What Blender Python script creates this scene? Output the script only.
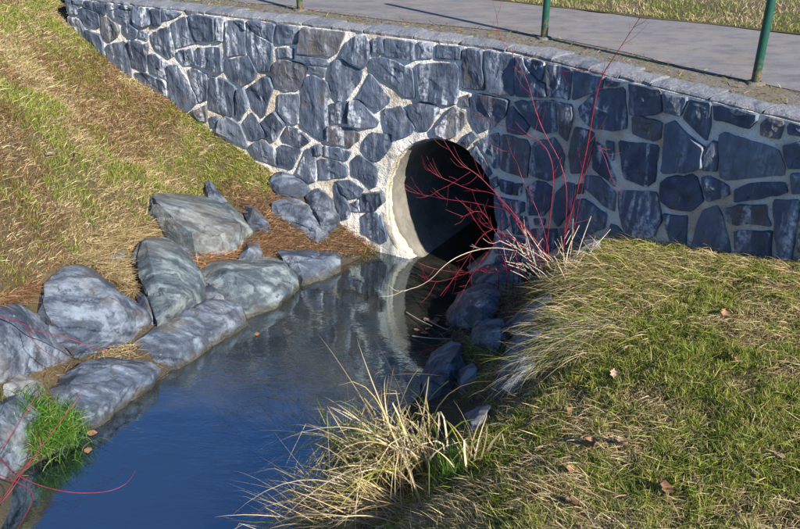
import bpy, bmesh, math, random
import numpy as np
from mathutils import Vector, Matrix, noise as mnoise
for o in list(bpy.data.objects): bpy.data.objects.remove(o)
rng = np.random.default_rng(7); random.seed(7)
SC = bpy.context.scene; COL = SC.collection
R = math.radians
# ------------------------------------------------------------------ camera, sky, sun, exposure
F_PX = 850.0; PITCH = R(28); CZ = 3.2
cam = bpy.data.cameras.new('camera'); cam.sensor_width = 36; cam.lens = 36 * F_PX / 800
cam.clip_start = 0.05; cam.clip_end = 1000
camo = bpy.data.objects.new('camera', cam); COL.objects.link(camo)
camo.location = (0, 0, CZ); camo.rotation_euler = (R(90) - PITCH, 0, 0)
SC.camera = camo
SUN_AZ = -47.0      # degrees, direction towards the sun in plan (0 = +x, -90 = -y)
SUN_EL = 32.0
w = bpy.data.worlds.new('World'); SC.world = w; w.use_nodes = True
nt = w.node_tree; sky = nt.nodes.new('ShaderNodeTexSky'); sky.sky_type = 'NISHITA'; sky.sun_disc = False
sky.sun_elevation = R(SUN_EL); sky.sun_rotation = R(90 - SUN_AZ); sky.air_density = 1.0; sky.dust_density = 0.0; sky.ozone_density = 8.0
nt.links.new(sky.outputs[0], nt.nodes['Background'].inputs[0]); nt.nodes['Background'].inputs[1].default_value = 0.08
sun = bpy.data.lights.new('sun', 'SUN'); sun.energy = 5.0; sun.angle = R(0.55); sun.color = (1.0, 0.93, 0.82)
suno = bpy.data.objects.new('sun', sun); COL.objects.link(suno)
sd = Vector((math.cos(R(SUN_AZ)) * math.cos(R(SUN_EL)), math.sin(R(SUN_AZ)) * math.cos(R(SUN_EL)), math.sin(R(SUN_EL))))
suno.rotation_euler = sd.to_track_quat('Z', 'Y').to_euler(); suno.location = sd * 30
SC.view_settings.view_transform = 'Standard'; SC.view_settings.look = 'None'
SC.view_settings.exposure = 1.5; SC.view_settings.gamma = 1.0; SC.view_settings.use_curve_mapping = False

# ------------------------------------------------------------------ surveying helpers: photograph point -> place
def ray(x, y):
    a = (x - 400) / F_PX; b = (264.5 - y) / F_PX; c, s = math.cos(PITCH), math.sin(PITCH)
    return np.array([a, c + b * s, -s + b * c])
CAM = np.array([0, 0, CZ])
def P(x, y, z):
    r = ray(x, y); return CAM + r * ((z - CZ) / r[2])
WX0, WY0, WS1, WS2, WSOFT = 0.70, 5.79, 0.52, 0.58, 0.07
def wally(x):
    x = np.asarray(x, float); u = (x - WX0) / WSOFT
    return WY0 - WS1 * (x - WX0) - WS2 * WSOFT * np.logaddexp(0, u)
def wallslope(x):
    u = (np.asarray(x, float) - WX0) / WSOFT
    return -WS1 - WS2 / (1 + np.exp(-u))
def wnorm(x):                                   # outward (towards the stream)
    s = wallslope(x); n = np.stack([s, -np.ones_like(s)], -1); return n / np.linalg.norm(n, axis=-1, keepdims=True)
# arc length table of the wall plan
_xs = np.linspace(-2.93, 5.2, 1600); _ys = wally(_xs)
_ss = np.concatenate([[0], np.cumsum(np.hypot(np.diff(_xs), np.diff(_ys)))])
def s2x(s): return np.interp(s, _ss, _xs)
def x2s(x): return np.interp(x, _xs, _ss)
S_END = _ss[-1]
def wpt(s, z, off=0.0):                          # point on the wall, off = metres proud of the face
    x = s2x(s); n = wnorm(x); return np.array([x + n[..., 0] * off, wally(x) + n[..., 1] * off, z])
def W(x, y, off=0.0):                            # photograph point on a vertical surface "off" in front of the wall
    r = ray(x, y); lo, hi = 0.5, 16
    for _ in range(50):
        m = (lo + hi) / 2; p = r * m; k = math.sqrt(1 + float(wallslope(p[0])) ** 2)
        if p[1] < float(wally(p[0])) - off * k: lo = m
        else: hi = m
    return CAM + r * lo
ZT = 1.78
# ------------------------------------------------------------------ object helpers
def link(name, me, parent=None, mat=None):
    o = bpy.data.objects.new(name, me); COL.objects.link(o)
    if mat is not None and me is not None: me.materials.clear(); me.materials.append(mat)
    if parent is not None: o.parent = parent
    return o
def tag(o, label=None, cat=None, group=None, kind=None):
    if label: o['label'] = label
    if cat: o['category'] = cat
    if group: o['group'] = group
    if kind: o['kind'] = kind
    return o
def pyobj(name, verts, faces, mat, parent=None, smooth=False):
    me = bpy.data.meshes.new(name); me.from_pydata([tuple(map(float, v)) for v in verts], [], faces); me.update()
    if smooth: me.polygons.foreach_set('use_smooth', [True] * len(me.polygons))
    return link(name, me, parent, mat)
def bmobj(name, bm, mat, parent=None, smooth=False):
    me = bpy.data.meshes.new(name); bm.normal_update(); bm.to_mesh(me); bm.free()
    if smooth: me.polygons.foreach_set('use_smooth', [True] * len(me.polygons))
    return link(name, me, parent, mat)
def empty(name, loc, label, cat, group=None):
    o = bpy.data.objects.new(name, None); COL.objects.link(o); o.location = tuple(map(float, loc)); o.empty_display_size = 0.05
    return tag(o, label, cat, group)
def adopt(child, root):                          # parent without moving (the meshes are in world coordinates)
    child.parent = root; child.matrix_parent_inverse = Matrix.Translation(root.location).inverted(); return child
def recentre(o, at=None):                        # move the object origin to its base
    me = o.data; n = len(me.vertices); co = np.empty(n * 3); me.vertices.foreach_get('co', co); co = co.reshape(-1, 3)
    c = np.array(at) if at is not None else np.array([co[:, 0].mean(), co[:, 1].mean(), co[:, 2].min()])
    co -= c; me.vertices.foreach_set('co', co.ravel()); me.update(); o.location = tuple(c); return o
# lattice noise in numpy
_lat = rng.random((64, 64))
def vn(x, y, f=1.0, seed=0):
    x = np.asarray(x) * f + seed * 7.3 + 100; y = np.asarray(y) * f + seed * 3.1 + 100
    i = np.floor(x).astype(int); j = np.floor(y).astype(int); u = x - i; v = y - j; u = u * u * (3 - 2 * u); v = v * v * (3 - 2 * v)
    g = lambda a, b: _lat[a % 64, b % 64]
    return (g(i, j) * (1 - u) + g(i + 1, j) * u) * (1 - v) + (g(i, j + 1) * (1 - u) + g(i + 1, j + 1) * u) * v
def fbm(x, y, f=1.0, seed=0): return (vn(x, y, f, seed) + .5 * vn(x, y, 2.1 * f, seed + 1) + .25 * vn(x, y, 4.3 * f, seed + 2)) / 1.75
def inpoly(px, py, poly):
    px = np.asarray(px); py = np.asarray(py); ins = np.zeros(px.shape, bool); n = len(poly)
    for i in range(n):
        x1, y1 = poly[i]; x2, y2 = poly[(i + 1) % n]
        c = ((y1 > py) != (y2 > py)) & (px < (x2 - x1) * (py - y1) / (y2 - y1 + 1e-12) + x1); ins ^= c
    return ins
# ------------------------------------------------------------------ materials
class NT:
    def __init__(s, name):
        s.m = bpy.data.materials.new(name); s.m.use_nodes = True; s.t = s.m.node_tree
        s.b = s.t.nodes['Principled BSDF']; s.out = s.t.nodes['Material Output']; s.b.inputs['Specular IOR Level'].default_value = 0.3
    def n(s, typ, **kw):
        nd = s.t.nodes.new('ShaderNode' + typ)
        for k, v in kw.items():
            if k in nd.inputs: s.set(nd.inputs[k], v)
            else: setattr(nd, k, v)
        return nd
    def set(s, inp, v):
        if isinstance(v, bpy.types.NodeSocket): s.t.links.new(v, inp)
        else: inp.default_value = v
    def pos(s): return s.n('NewGeometry').outputs['Position']
    def obj(s): return s.n('TexCoord').outputs['Object']
    def rnd(s): return s.n('ObjectInfo').outputs['Random']
    def mapp(s, vec, scale=(1, 1, 1), rot=(0, 0, 0), loc=None):
        m = s.n('Mapping', Vector=vec); m.inputs['Scale'].default_value = scale; m.inputs['Rotation'].default_value = rot
        if loc is not None: s.set(m.inputs['Location'], loc)
        return m.outputs[0]
    def noise(s, vec, scale, detail=5, rough=.55, dist=0.0):
        return s.n('TexNoise', Vector=vec, Scale=scale, Detail=detail, Roughness=rough, Distortion=dist).outputs[0]
    def ramp(s, fac, stops, interp='LINEAR'):
        r = s.n('ValToRGB', Fac=fac); r.color_ramp.interpolation = interp; e = r.color_ramp.elements
        while len(e) < len(stops): e.new(0.5)
        for q, (p, c) in zip(e, stops): q.position = p; q.color = (c, c, c, 1) if isinstance(c, (int, float)) else (*c, 1)
        return r.outputs[0]
    def mix(s, fac, a, b, mode='MIX'):
        m = s.n('Mix', data_type='RGBA', blend_type=mode); s.set(m.inputs['Factor'], fac)
        for i, v in (('A', a), ('B', b)):
            sk = [q for q in m.inputs if q.name == i and q.type == 'RGBA'][0]
            s.set(sk, (*v, 1) if isinstance(v, tuple) and len(v) == 3 else v)
        return [q for q in m.outputs if q.type == 'RGBA'][0]
    def math(s, op, a, b=0.0):
        m = s.n('Math', operation=op); s.set(m.inputs[0], a); s.set(m.inputs[1], b); return m.outputs[0]
    def bump(s, h, strength=.4, dist=.02, prev=None):
        b = s.n('Bump', Height=h, Strength=strength, Distance=dist)
        if prev is not None: s.set(b.inputs['Normal'], prev)
        return b.outputs[0]
    def fin(s, col=None, rough=None, normal=None):
        if col is not None: s.set(s.b.inputs['Base Color'], (*col, 1) if isinstance(col, tuple) else col)
        if rough is not None: s.set(s.b.inputs['Roughness'], rough)
        if normal is not None: s.set(s.b.inputs['Normal'], normal)
        return s.m
M = {}
def offs(t, amt=37.0):                            # per-object offset so that no two stones share a pattern
    r = t.rnd(); c = t.n('CombineXYZ'); t.set(c.inputs[0], t.math('MULTIPLY', r, amt)); t.set(c.inputs[1], t.math('MULTIPLY', r, amt * 2.3)); t.set(c.inputs[2], t.math('MULTIPLY', r, amt * .7)); return c.outputs[0]
def m_stone():
    t = NT('wall_slate'); p = t.pos(); o = t.mapp(p, loc=offs(t))
    base = t.ramp(t.rnd(), [(0, (.020, .029, .052)), (.18, (.036, .050, .080)), (.36, (.066, .086, .122)), (.50, (.024, .035, .060)), (.64, (.048, .064, .096)), (.78, (.100, .118, .145)), (.86, (.036, .047, .069)), (.93, (.070, .060, .056)), (1, (.095, .090, .088))], 'LINEAR')
    n1 = t.noise(o, 9, 6, .62); n2 = t.noise(t.mapp(o, (1, 1, .35), (.4, .7, .3)), 26, 5, .6)
    c = t.mix(t.ramp(n1, [(.34, .0), (.66, 1.0)]), base, t.mix(.40, base, (.16, .195, .26)))
    c = t.mix(t.ramp(n2, [(.30, .6), (.5, 0.0)]), c, (.036, .045, .065))
    # rusty brown weathering
    c = t.mix(t.ramp(t.noise(o, 4.2, 4, .5), [(.60, 0.0), (.74, .6)]), c, (.16, .125, .095))
    # lime bloom: pale vertical streaks and crusts
    st = t.noise(t.mapp(p, (1, 1, .14)), 15, 4, .55); cr = t.noise(p, 30, 5, .7); ar = t.noise(p, 1.7, 2, .5)
    bl = t.math('MULTIPLY', t.ramp(st, [(.52, 0.0), (.62, 1.0)]), t.ramp(cr, [(.40, 0.0), (.58, .9)]))
    bl = t.math('MULTIPLY', bl, t.ramp(ar, [(.40, .18), (.58, 1.0)]))
    c = t.mix(bl, c, (.52, .55, .60))
    h = t.math('ADD', t.math('MULTIPLY', n1, .5), t.math('MULTIPLY', n2, .6)); nb = t.bump(h, .7, .022)
    vor = t.n('TexVoronoi', Vector=t.mapp(o, (1, 1, .55), (.5, .4, .2)), Scale=11.0); vor.feature = 'F1'
    nb = t.bump(vor.outputs['Distance'], .22, .02, nb)
    return t.fin(c, t.ramp(n2, [(.3, .5), (.7, .78)]), nb)
M['stone'] = m_stone()
def m_mortar(name='mortar', a=(.70, .675, .63), b=(.54, .50, .435)):
    t = NT(name); p = t.pos()
    c = t.mix(t.ramp(t.noise(p, 5, 5, .6), [(.38, 0.0), (.62, 1.0)]), a, b)
    c = t.mix(t.ramp(t.noise(p, 38, 4, .65), [(.28, .6), (.40, 0.0)]), c, (.22, .20, .18))
    c = t.mix(t.ramp(t.noise(p, 2.4, 4, .5), [(.52, 0.0), (.62, .6)]), c, (.36, .26, .165))
    h = t.math('ADD', t.noise(p, 22, 6, .6), t.math('MULTIPLY', t.noise(p, 90, 3, .6), .4))
    return t.fin(c, .88, t.bump(h, 1.0, .03))
M['mortar'] = m_mortar(); M['collar'] = m_mortar('collar_mortar', (.46, .42, .35), (.31, .26, .19))
def m_boulder(name, base, dark, pale, ochre=.45):
    t = NT(name); p = t.pos(); of = offs(t, 23.0); o = t.mapp(p, loc=of)
    n1 = t.noise(o, 3.2, 6, .6); n2 = t.noise(o, 13, 6, .65)
    sl = t.mapp(o, (.55, 2.0, 1.3), (.5, .35, .6)); n3 = t.noise(sl, 5, 8, .70); r = t.rnd()
    bb = t.mix(t.ramp(r, [(0, 0.0), (1, .7)]), base, t.mix(.5, base, dark))
    c = t.mix(t.ramp(n1, [(.46, 0.0), (.56, .9)]), bb, pale)
    c = t.mix(t.ramp(n3, [(.42, .95), (.53, 0.0)]), c, dark)
    c = t.mix(t.ramp(n3, [(.54, 0.0), (.60, .6)]), c, tuple(v * 1.5 for v in pale))
    c = t.mix(t.ramp(n2, [(.36, .9), (.45, 0.0)]), c, (.030, .034, .042))
    oc = t.noise(o, 2.1, 4, .55)
    c = t.mix(t.ramp(oc, [(.51, 0.0), (.60, ochre)]), c, (.17, .135, .085))
    c = t.mix(t.ramp(t.noise(o, 24, 4, .8), [(.66, 0.0), (.72, .55)]), c, (.36, .37, .36))          # lichen crusts
    z = t.n('SeparateXYZ', Vector=p).outputs[2]
    wz = t.math('ADD', z, t.math('MULTIPLY', n2, .08))
    c = t.mix(t.ramp(wz, [(.06, .92), (.11, 0.0)]), c, (.030, .028, .022))        # the wetted, algae-dark foot at the waterline
    nb = t.bump(t.math('ADD', n3, t.math('MULTIPLY', n2, .8)), .75, .022); nb = t.bump(t.noise(o, 60, 6, .78), .7, .010, nb)
    return t.fin(c, t.ramp(wz, [(.05, .25), (.12, .62)]), nb)
M['boulder'] = m_boulder('bank_boulder', (.062, .082, .118), (.022, .031, .050), (.105, .126, .160), .22)
M['boulder_dark'] = m_boulder('dark_boulder', (.085, .10, .125), (.045, .055, .075), (.13, .14, .16), .25)
M['boulder_shade'] = m_boulder('shade_lifted_boulder', (.10, .118, .145), (.048, .059, .078), (.155, .175, .20), .2)  # paler boulder copy, colour lightened to make up for the bank's shade
M['boulder_green'] = m_boulder('greenish_boulder', (.074, .098, .116), (.030, .043, .056), (.120, .145, .158), .22)
def m_ground():
    t = NT('turf_soil'); p = t.pos()
    c = t.mix(t.ramp(t.noise(p, 2.2, 5, .6), [(.40, 0.0), (.60, 1.0)]), (.048, .043, .018), (.085, .060, .034))
    c = t.mix(t.ramp(t.noise(p, 24, 5, .7), [(.35, .9), (.55, 0.0)]), c, (.060, .043, .026))
    z = t.n('SeparateXYZ', Vector=p).outputs[2]
    c = t.mix(t.ramp(z, [(.08, .95), (.22, 0.0)]), c, (.040, .033, .024))     # wet mud by the water
    return t.fin(c, .95, t.bump(t.noise(p, 40, 5, .7), .9, .03))
M['ground'] = m_ground()
def m_blade(name, transl=.5):
    t = NT(name); a = t.n('Attribute', attribute_name='Col').outputs['Color']
    t.set(t.b.inputs['Base Color'], a); t.b.inputs['Roughness'].default_value = .55
    tr = t.n('BsdfTranslucent', Color=a); mx = t.n('MixShader', Fac=transl)
    t.t.links.new(t.b.outputs[0], mx.inputs[1]); t.t.links.new(tr.outputs[0], mx.inputs[2]); t.t.links.new(mx.outputs[0], t.out.inputs[0]); return t.m
M['blade'] = m_blade('grass_blade')
def m_water():
    t = NT('stream_water'); p = t.pos()
    t.b.inputs['IOR'].default_value = 3.4; t.b.inputs['Specular IOR Level'].default_value = .5; t.b.inputs['Roughness'].default_value = .015; t.b.inputs['Specular Tint'].default_value = (.66, .84, 1.0, 1)
    n1 = t.noise(t.mapp(p, (1, 2.2, 1), (0, 0, .30)), 7, 2, .5, .5); n2 = t.noise(t.mapp(p, (1, 2.6, 1), (0, 0, .35)), 26, 2, .5)
    # a riffle of stronger ripples crosses the pool, the rest lies nearly still
    dv = t.n('VectorMath', operation='DISTANCE'); t.set(dv.inputs[0], p); dv.inputs[1].default_value = (-.85, 4.15, 0); zone = t.math('MULTIPLY', t.ramp(dv.outputs['Value'], [(.15, 1.0), (.95, .16)]), t.ramp(t.noise(p, 2.6, 2, .5), [(.36, .25), (.62, 1.0)]))
    h = t.math('MULTIPLY', t.math('ADD', n1, t.math('MULTIPLY', n2, .35)), zone)
    dp = t.n('VectorMath', operation='DISTANCE'); t.set(dp.inputs[0], p); dp.inputs[1].default_value = (-1.35, 3.2, 0)
    silt_and_reflection = t.mix(t.ramp(t.noise(p, 3, 5, .6), [(.40, 0.0), (.6, 1.0)]), (.012, .013, .010), (.026, .025, .018))
    murk = t.mix(t.ramp(dp.outputs['Value'], [(.9, 0.0), (1.7, 1.0)]), (.005, .007, .009), silt_and_reflection)      # silt plus grey painted in for the wall's reflection; near pool left dark
    return t.fin(murk, None, t.bump(h, .17, .05))
M['water'] = m_water()
def m_asphalt():
    t = NT('path_asphalt'); p = t.pos()
    c = t.mix(t.ramp(t.noise(p, 130, 3, .7), [(.35, 0.0), (.65, 1.0)]), (.095, .091, .098), (.150, .145, .147))
    sv = t.mapp(p, (1, 3.5, 1), (0, 0, R(33)))
    c = t.mix(t.ramp(t.noise(sv, 1.6, 5, .6), [(.44, 0.0), (.66, .6)]), c, (.075, .070, .074))  # dark streaks painted as cast shadows, stretched along the sun's shadow direction
    c = t.mix(t.ramp(t.noise(p, 3.5, 7, .72), [(.46, 0.0), (.62, .6)]), c, (.15, .13, .11)); c = t.mix(t.ramp(t.noise(t.mapp(p, (1, 2, 1), (0, 0, R(33))), 6, 7, .72), [(.36, .6), (.52, 0.0)]), c, (.065, .06, .062))
    return t.fin(c, .9, t.bump(t.noise(p, 160, 3, .7), .5, .006))
M['asphalt'] = m_asphalt()
def m_verge():
    t = NT('gravel_verge'); p = t.pos()
    c = t.mix(t.ramp(t.noise(p, 60, 4, .7), [(.35, 0.0), (.65, 1.0)]), (.085, .075, .064), (.165, .152, .135))
    c = t.mix(t.ramp(t.noise(p, 4, 5, .6), [(.45, 0.0), (.62, .75)]), c, (.115, .105, .055))
    return t.fin(c, .95, t.bump(t.noise(p, 90, 4, .7), .9, .02))
M['verge'] = m_verge()
def m_coping():
    t = NT('coping_cement'); p = t.pos()
    b = t.ramp(t.rnd(), [(0, (.075, .085, .105)), (.5, (.11, .12, .145)), (1, (.15, .155, .175))])
    c = t.mix(t.ramp(t.noise(p, 9, 6, .65), [(.36, .8), (.6, 0.0)]), b, (.15, .15, .155))
    c = t.mix(t.ramp(t.noise(p, 23, 4, .7), [(.62, 0.0), (.72, .7)]), c, (.46, .46, .46))
    return t.fin(c, .85, t.bump(t.noise(p, 30, 6, .65), .8, .025))
M['coping'] = m_coping()
def m_pipe():
    t = NT('pipe_concrete'); p = t.pos()
    c = t.mix(t.ramp(t.noise(p, 6, 5, .6), [(.35, 0.0), (.65, 1.0)]), (.085, .080, .070), (.15, .138, .115))  # concrete colour darkened so the inside of the barrel looks less lit
    c = t.mix(t.ramp(t.noise(t.mapp(p, (1, 1, .2)), 14, 4, .6), [(.55, 0.0), (.7, .6)]), c, (.14, .125, .10))
    return t.fin(c, .8, t.bump(t.noise(p, 35, 5, .6), .5, .015))
M['pipe'] = m_pipe()
def m_post():
    t = NT('green_paint'); p = t.pos(); z = t.n('SeparateXYZ', Vector=t.obj()).outputs[2]
    n = t.noise(p, 45, 4, .65)
    ru = t.math('MULTIPLY', t.ramp(n, [(.44, 0.0), (.56, 1.0)]), t.ramp(z, [(.0, 1.0), (.16, .0)]))
    c = t.mix(t.ramp(n, [(.3, 0.0), (.7, 1.0)]), (.006, .040, .026), (.010, .058, .040)); c = t.mix(ru, c, (.17, .065, .025))
    return t.fin(c, .42, t.bump(n, .2, .004))
M['post'] = m_post()
def m_bark(name, a, b, sc=30):
    t = NT(name); p = t.pos(); c = t.mix(t.ramp(t.noise(p, sc, 4, .6), [(.35, 0.0), (.65, 1.0)]), a, b); return t.fin(c, .5)
M['redbark'] = m_bark('red_bark', (.10, .004, .013), (.17, .012, .028)); M['drystalk'] = m_bark('dry_stalk', (.46, .39, .29), (.30, .23, .16)); M['greystalk'] = m_bark('grey_twig', (.34, .29, .24), (.2, .16, .13)); M['darkbark'] = m_bark('dark_red_bark', (.085, .008, .018), (.14, .018, .032))
def m_leaf():
    t = NT('dead_leaf'); p = t.pos(); r = t.rnd()
    c = t.ramp(r, [(0, (.13, .07, .04)), (.4, (.19, .115, .07)), (.75, (.26, .10, .035)), (1, (.30, .235, .18))]); c = t.mix(t.ramp(t.noise(p, 50, 4, .6), [(.4, 0.0), (.7, .6)]), c, (.12, .07, .045))
    return t.fin(c, .75)
M['leaf'] = m_leaf()
def m_plain(name, c, rough=.8):
    t = NT(name); p = t.pos(); return t.fin(t.mix(t.noise(p, 12, 4, .6), tuple(v * .75 for v in c), tuple(min(1, v * 1.2) for v in c)), rough)
M['bed'] = m_plain('stream_bed_silt', (.06, .055, .04))
M['soilbank'] = m_plain('bare_soil', (.12, .085, .055), .95)
# ------------------------------------------------------------------ terrain
ctl = []
def cp(x, y, z): p = P(x, y, z); ctl.append((p[0], p[1], z))
for q in [(60, 25), (115, 72), (175, 110), (240, 155), (275, 180), (320, 205), (345, 228), (600, 244), (640, 243), (700, 250), (800, 262)]:
    p = W(*q); p[2] += .07 if q[0] < 330 else .0; ctl.append((p[0], p[1], p[2])); n = wnorm(p[0]); ctl.append((p[0] - n[0] * .3, p[1] - n[1] * .3, p[2]))
for q in [(0, 0, 1.78), (-60, 60, 1.75), (0, 100, 1.45), (0, 200, 1.08), (0, 290, .70), (100, 100, 1.08), (130, 195, .66), (200, 186, .46), (70, 255, .58), (140, 232, .44), (30, 292, .58), (-40, 300, .85), (-60, 420, .55), (0, 380, .38),
          (60, 350, .22), (150, 330, .20), (230, 270, .18), (260, 220, .27), (300, 240, .16), (345, 255, .05), (20, 440, .12)]: cp(*q)
for q in [(20, 490), (62, 468), (110, 424), (160, 393), (186, 368), (250, 328), (300, 293), (345, 274), (385, 256), (455, 305), (440, 340), (420, 382), (352, 450), (300, 520)]: cp(*q, -.05)
for q in [(420, 262), (400, 300), (340, 330), (280, 390), (200, 460), (110, 520), (370, 380), (300, 440), (240, 520), (440, 275), (160, 450)]: cp(*q, -.32)
for q in [(800, 529, 1.13), (600, 529, 1.03), (470, 529, .86), (410, 500, .50), (480, 440, .64), (640, 420, .94), (800, 400, 1.07), (545, 330, .66), (575, 285, .66), (520, 345, .36), (497, 395, .42), (468, 335, .10), (500, 300, .16), (540, 270, .26), (575, 258, .40), (505, 268, .10), (440, 395, .12), (390, 455, .16), (350, 500, .14), (700, 330, .95), (650, 300, .84)]: cp(*q)
for q in [(.3, 0, 1.6), (0, 1.0, 1.35), (-.35, 2.0, .65), (-.75, 2.3, .0), (-1.3, 2.2, -.32), (-2.1, 2.2, -.32), (-2.6, 2.6, .0), (-3.3, 2.6, .7), (2, 0, 1.65), (4, 1.5, 1.6), (3.5, 3, 1.35), (-1.6, .9, -.32), (-.9, .9, .5), (-2.6, 1.0, -.1), (-3.6, .8, .8), (-2.2, -1, -.32), (-1, -1, 1.0), (-3.8, -1, .8), (-5, 4, 1.75), (-5.5, 7, 1.9), (-6, 1, 1.7), (-4.2, 9, 1.78), (-6, 10, 1.78), (2, -3, 1.7), (5, -2, 1.7), (-6, -3, 1.7), (-2.6, -3.5, -.3), (-1, -3.5, 1.2)]: ctl.append(q)
ctl = np.array(ctl, float)
def tps_fit(c, lam=2e-3):
    n = len(c); d = np.hypot(c[:, None, 0] - c[None, :, 0], c[:, None, 1] - c[None, :, 1]); K = np.where(d > 1e-9, d * d * np.log(d + 1e-12), 0) + lam * np.eye(n)
    A = np.zeros((n + 3, n + 3)); A[:n, :n] = K; A[:n, n] = 1; A[:n, n + 1:] = c[:, :2]; A[n, :n] = 1; A[n + 1:, :n] = c[:, :2].T
    return np.linalg.solve(A, np.concatenate([c[:, 2], [0, 0, 0]]))
_tw = tps_fit(ctl)
def hgt(x, y):
    x = np.asarray(x, float); y = np.asarray(y, float); sh = x.shape; xf = x.ravel(); yf = y.ravel(); out = np.empty(xf.size)
    for i in range(0, xf.size, 20000):
        a = xf[i:i + 20000]; b = yf[i:i + 20000]; d = np.hypot(a[:, None] - ctl[None, :, 0], b[:, None] - ctl[None, :, 1])
        out[i:i + 20000] = (d * d * np.log(d + 1e-12)) @ _tw[:-3] + _tw[-3] + _tw[-2] * a + _tw[-1] * b
    out = np.clip(out, -.36, 1.95)
    r = np.maximum(np.abs(xf) - 7, 0) + np.maximum(np.abs(yf - 3) - 8, 0); k = np.clip(r / 4, 0, 1); out = out * (1 - k) + 1.7 * k
    return out.reshape(sh)
# a fast lookup grid of the terrain
GX = np.arange(-6.5, 5.01, .04); GY = np.arange(-2.5, 9.51, .04); _gx, _gy = np.meshgrid(GX, GY); HG = hgt(_gx, _gy)
HG = HG + (HG > .02) * .035 * (fbm(_gx, _gy, 2.2, 3) - .5) + (HG > .3) * .02 * (vn(_gx, _gy, 7, 5) - .5)
def H(x, y):
    x = np.asarray(x, float); y = np.asarray(y, float); u = np.clip((x - GX[0]) / .04, 0, len(GX) - 1.001); v = np.clip((y - GY[0]) / .04, 0, len(GY) - 1.001)
    i = u.astype(int); j = v.astype(int); u = u - i; v = v - j
    return (HG[j, i] * (1 - u) + HG[j, i + 1] * u) * (1 - v) + (HG[j + 1, i] * (1 - u) + HG[j + 1, i + 1] * u) * v
def G(x, y, off=0.0):                            # photograph point on the terrain (raised by off)
    r = ray(x, y); ts = np.linspace(1.5, 13, 2300); p = CAM[None] + r[None] * ts[:, None]
    d = p[:, 2] - (H(p[:, 0], p[:, 1]) + off); k = np.argmax(d < 0)
    if d[k] >= 0: k = len(ts) - 1
    return p[k]
def build_ground():
    xs = np.concatenate([[-150, -60, -25, -12, -8.5], np.arange(-6.5, 5.01, .05), [6.5, 9, 14, 30, 70, 150]])
    ys = np.concatenate([[-150, -60, -25, -10, -5], np.arange(-2.5, 9.51, .05), [11, 14, 20, 35, 80, 150]])
    X, Y = np.meshgrid(xs, ys); Z = np.where((X > -6.5) & (X < 5) & (Y > -2.5) & (Y < 9.5), H(X, Y), hgt(X, Y))
    k = np.sqrt(1 + wallslope(np.clip(X, -30, 30)) ** 2); beh = (Y - wally(np.clip(X, -2.95, 12))) / k           # metres behind the wall face
    edge = X > -2.75
    Z = np.where(edge & (beh > .28), 1.70, Z)
    nx, ny = len(xs), len(ys); idx = np.arange(nx * ny).reshape(ny, nx)
    q = np.stack([idx[:-1, :-1], idx[:-1, 1:], idx[1:, 1:], idx[1:, :-1]], -1).reshape(-1, 4)
    bf = beh.ravel()[q]; xf = X.ravel()[q]
    bad = (xf.min(1) > -2.80) & (bf.max(1) > .10) & (bf.min(1) < .32) & (xf.max(1) < 5)
    q = q[~bad]
    me = bpy.data.meshes.new('ground'); V = np.stack([X.ravel(), Y.ravel(), Z.ravel()], -1)
    me.from_pydata(V.tolist(), [], q.tolist()); me.polygons.foreach_set('use_smooth', [True] * len(me.polygons))
    tag(link('ground', me, None, M['ground']), 'sloping grassy banks and stream bed in front of the stone wall', 'ground', kind='structure')
build_ground()
# stream
_n = -wnorm(.3); ptan = np.array([_n[1], -_n[0]])       # along the wall, to the right
_sk = R(6); pax = _n * math.cos(_sk) + ptan * math.sin(_sk)   # pipe axis: the culvert passes under the path at a slight skew
def build_water():
    xs = np.arange(-8, 4.01, .25); ys = np.arange(-6, 11.01, .25); X, Y = np.meshgrid(xs, ys); nx, ny = len(xs), len(ys)
    idx = np.arange(nx * ny).reshape(ny, nx); q = np.stack([idx[:-1, :-1], idx[:-1, 1:], idx[1:, 1:], idx[1:, :-1]], -1).reshape(-1, 4)
    tag(pyobj('stream_water', np.stack([X.ravel(), Y.ravel(), 0 * X.ravel()], -1), q.tolist(), M['water'], smooth=True), 'still dark blue stream water between the rocky banks', 'water', kind='structure')
build_water()
# ------------------------------------------------------------------ path behind the wall
def strip(name, f0, f1, x0, x1, z, mat, n=120, jit=0.0, seed=0, label=None, cat=None):
    xs = np.linspace(x0, x1, n); a = np.array([f0(x) for x in xs]); b = np.array([f1(x) for x in xs])
    if jit: a = a + jit * (vn(xs * 3, xs * 0, 1, seed)[:, None] - .5); b = b + jit * (vn(xs * 3, xs * 0, 1, seed + 4)[:, None] - .5)
    V = [(p[0], p[1], z) for p in a] + [(p[0], p[1], z) for p in b]
    return tag(pyobj(name, V, [(i, i + 1, n + i + 1, n + i) for i in range(n - 1)], mat), label, cat, kind='structure')
def behind(d): return lambda x: (x - wnorm(x)[0] * d, float(wally(x)) - wnorm(x)[1] * d)
def faredge(x):                                   # far edge of the asphalt
    return (x + .9, 7.50 - .60 * (x + .9 - .86))
strip('verge', behind(.16), behind(.70), -4.5, 6.5, 1.772, M['verge'], label='gravelly verge strip between the wall coping and the asphalt path', cat='verge')
strip('path', behind(.52), faredge, -6.0, 7, 1.776, M['asphalt'], jit=.10, seed=2, label='weathered grey asphalt path running behind the stone wall', cat='path')
strip('far_verge', lambda x: (x + .9, 7.44 - .60 * (x + .04)), lambda x: (x + 4.0, 12.5 - .60 * (x + .9)), -8, 9, 1.780, M['ground'], jit=.10, seed=3, label='strip of rough grass along the far edge of the path', cat='verge')
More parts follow.
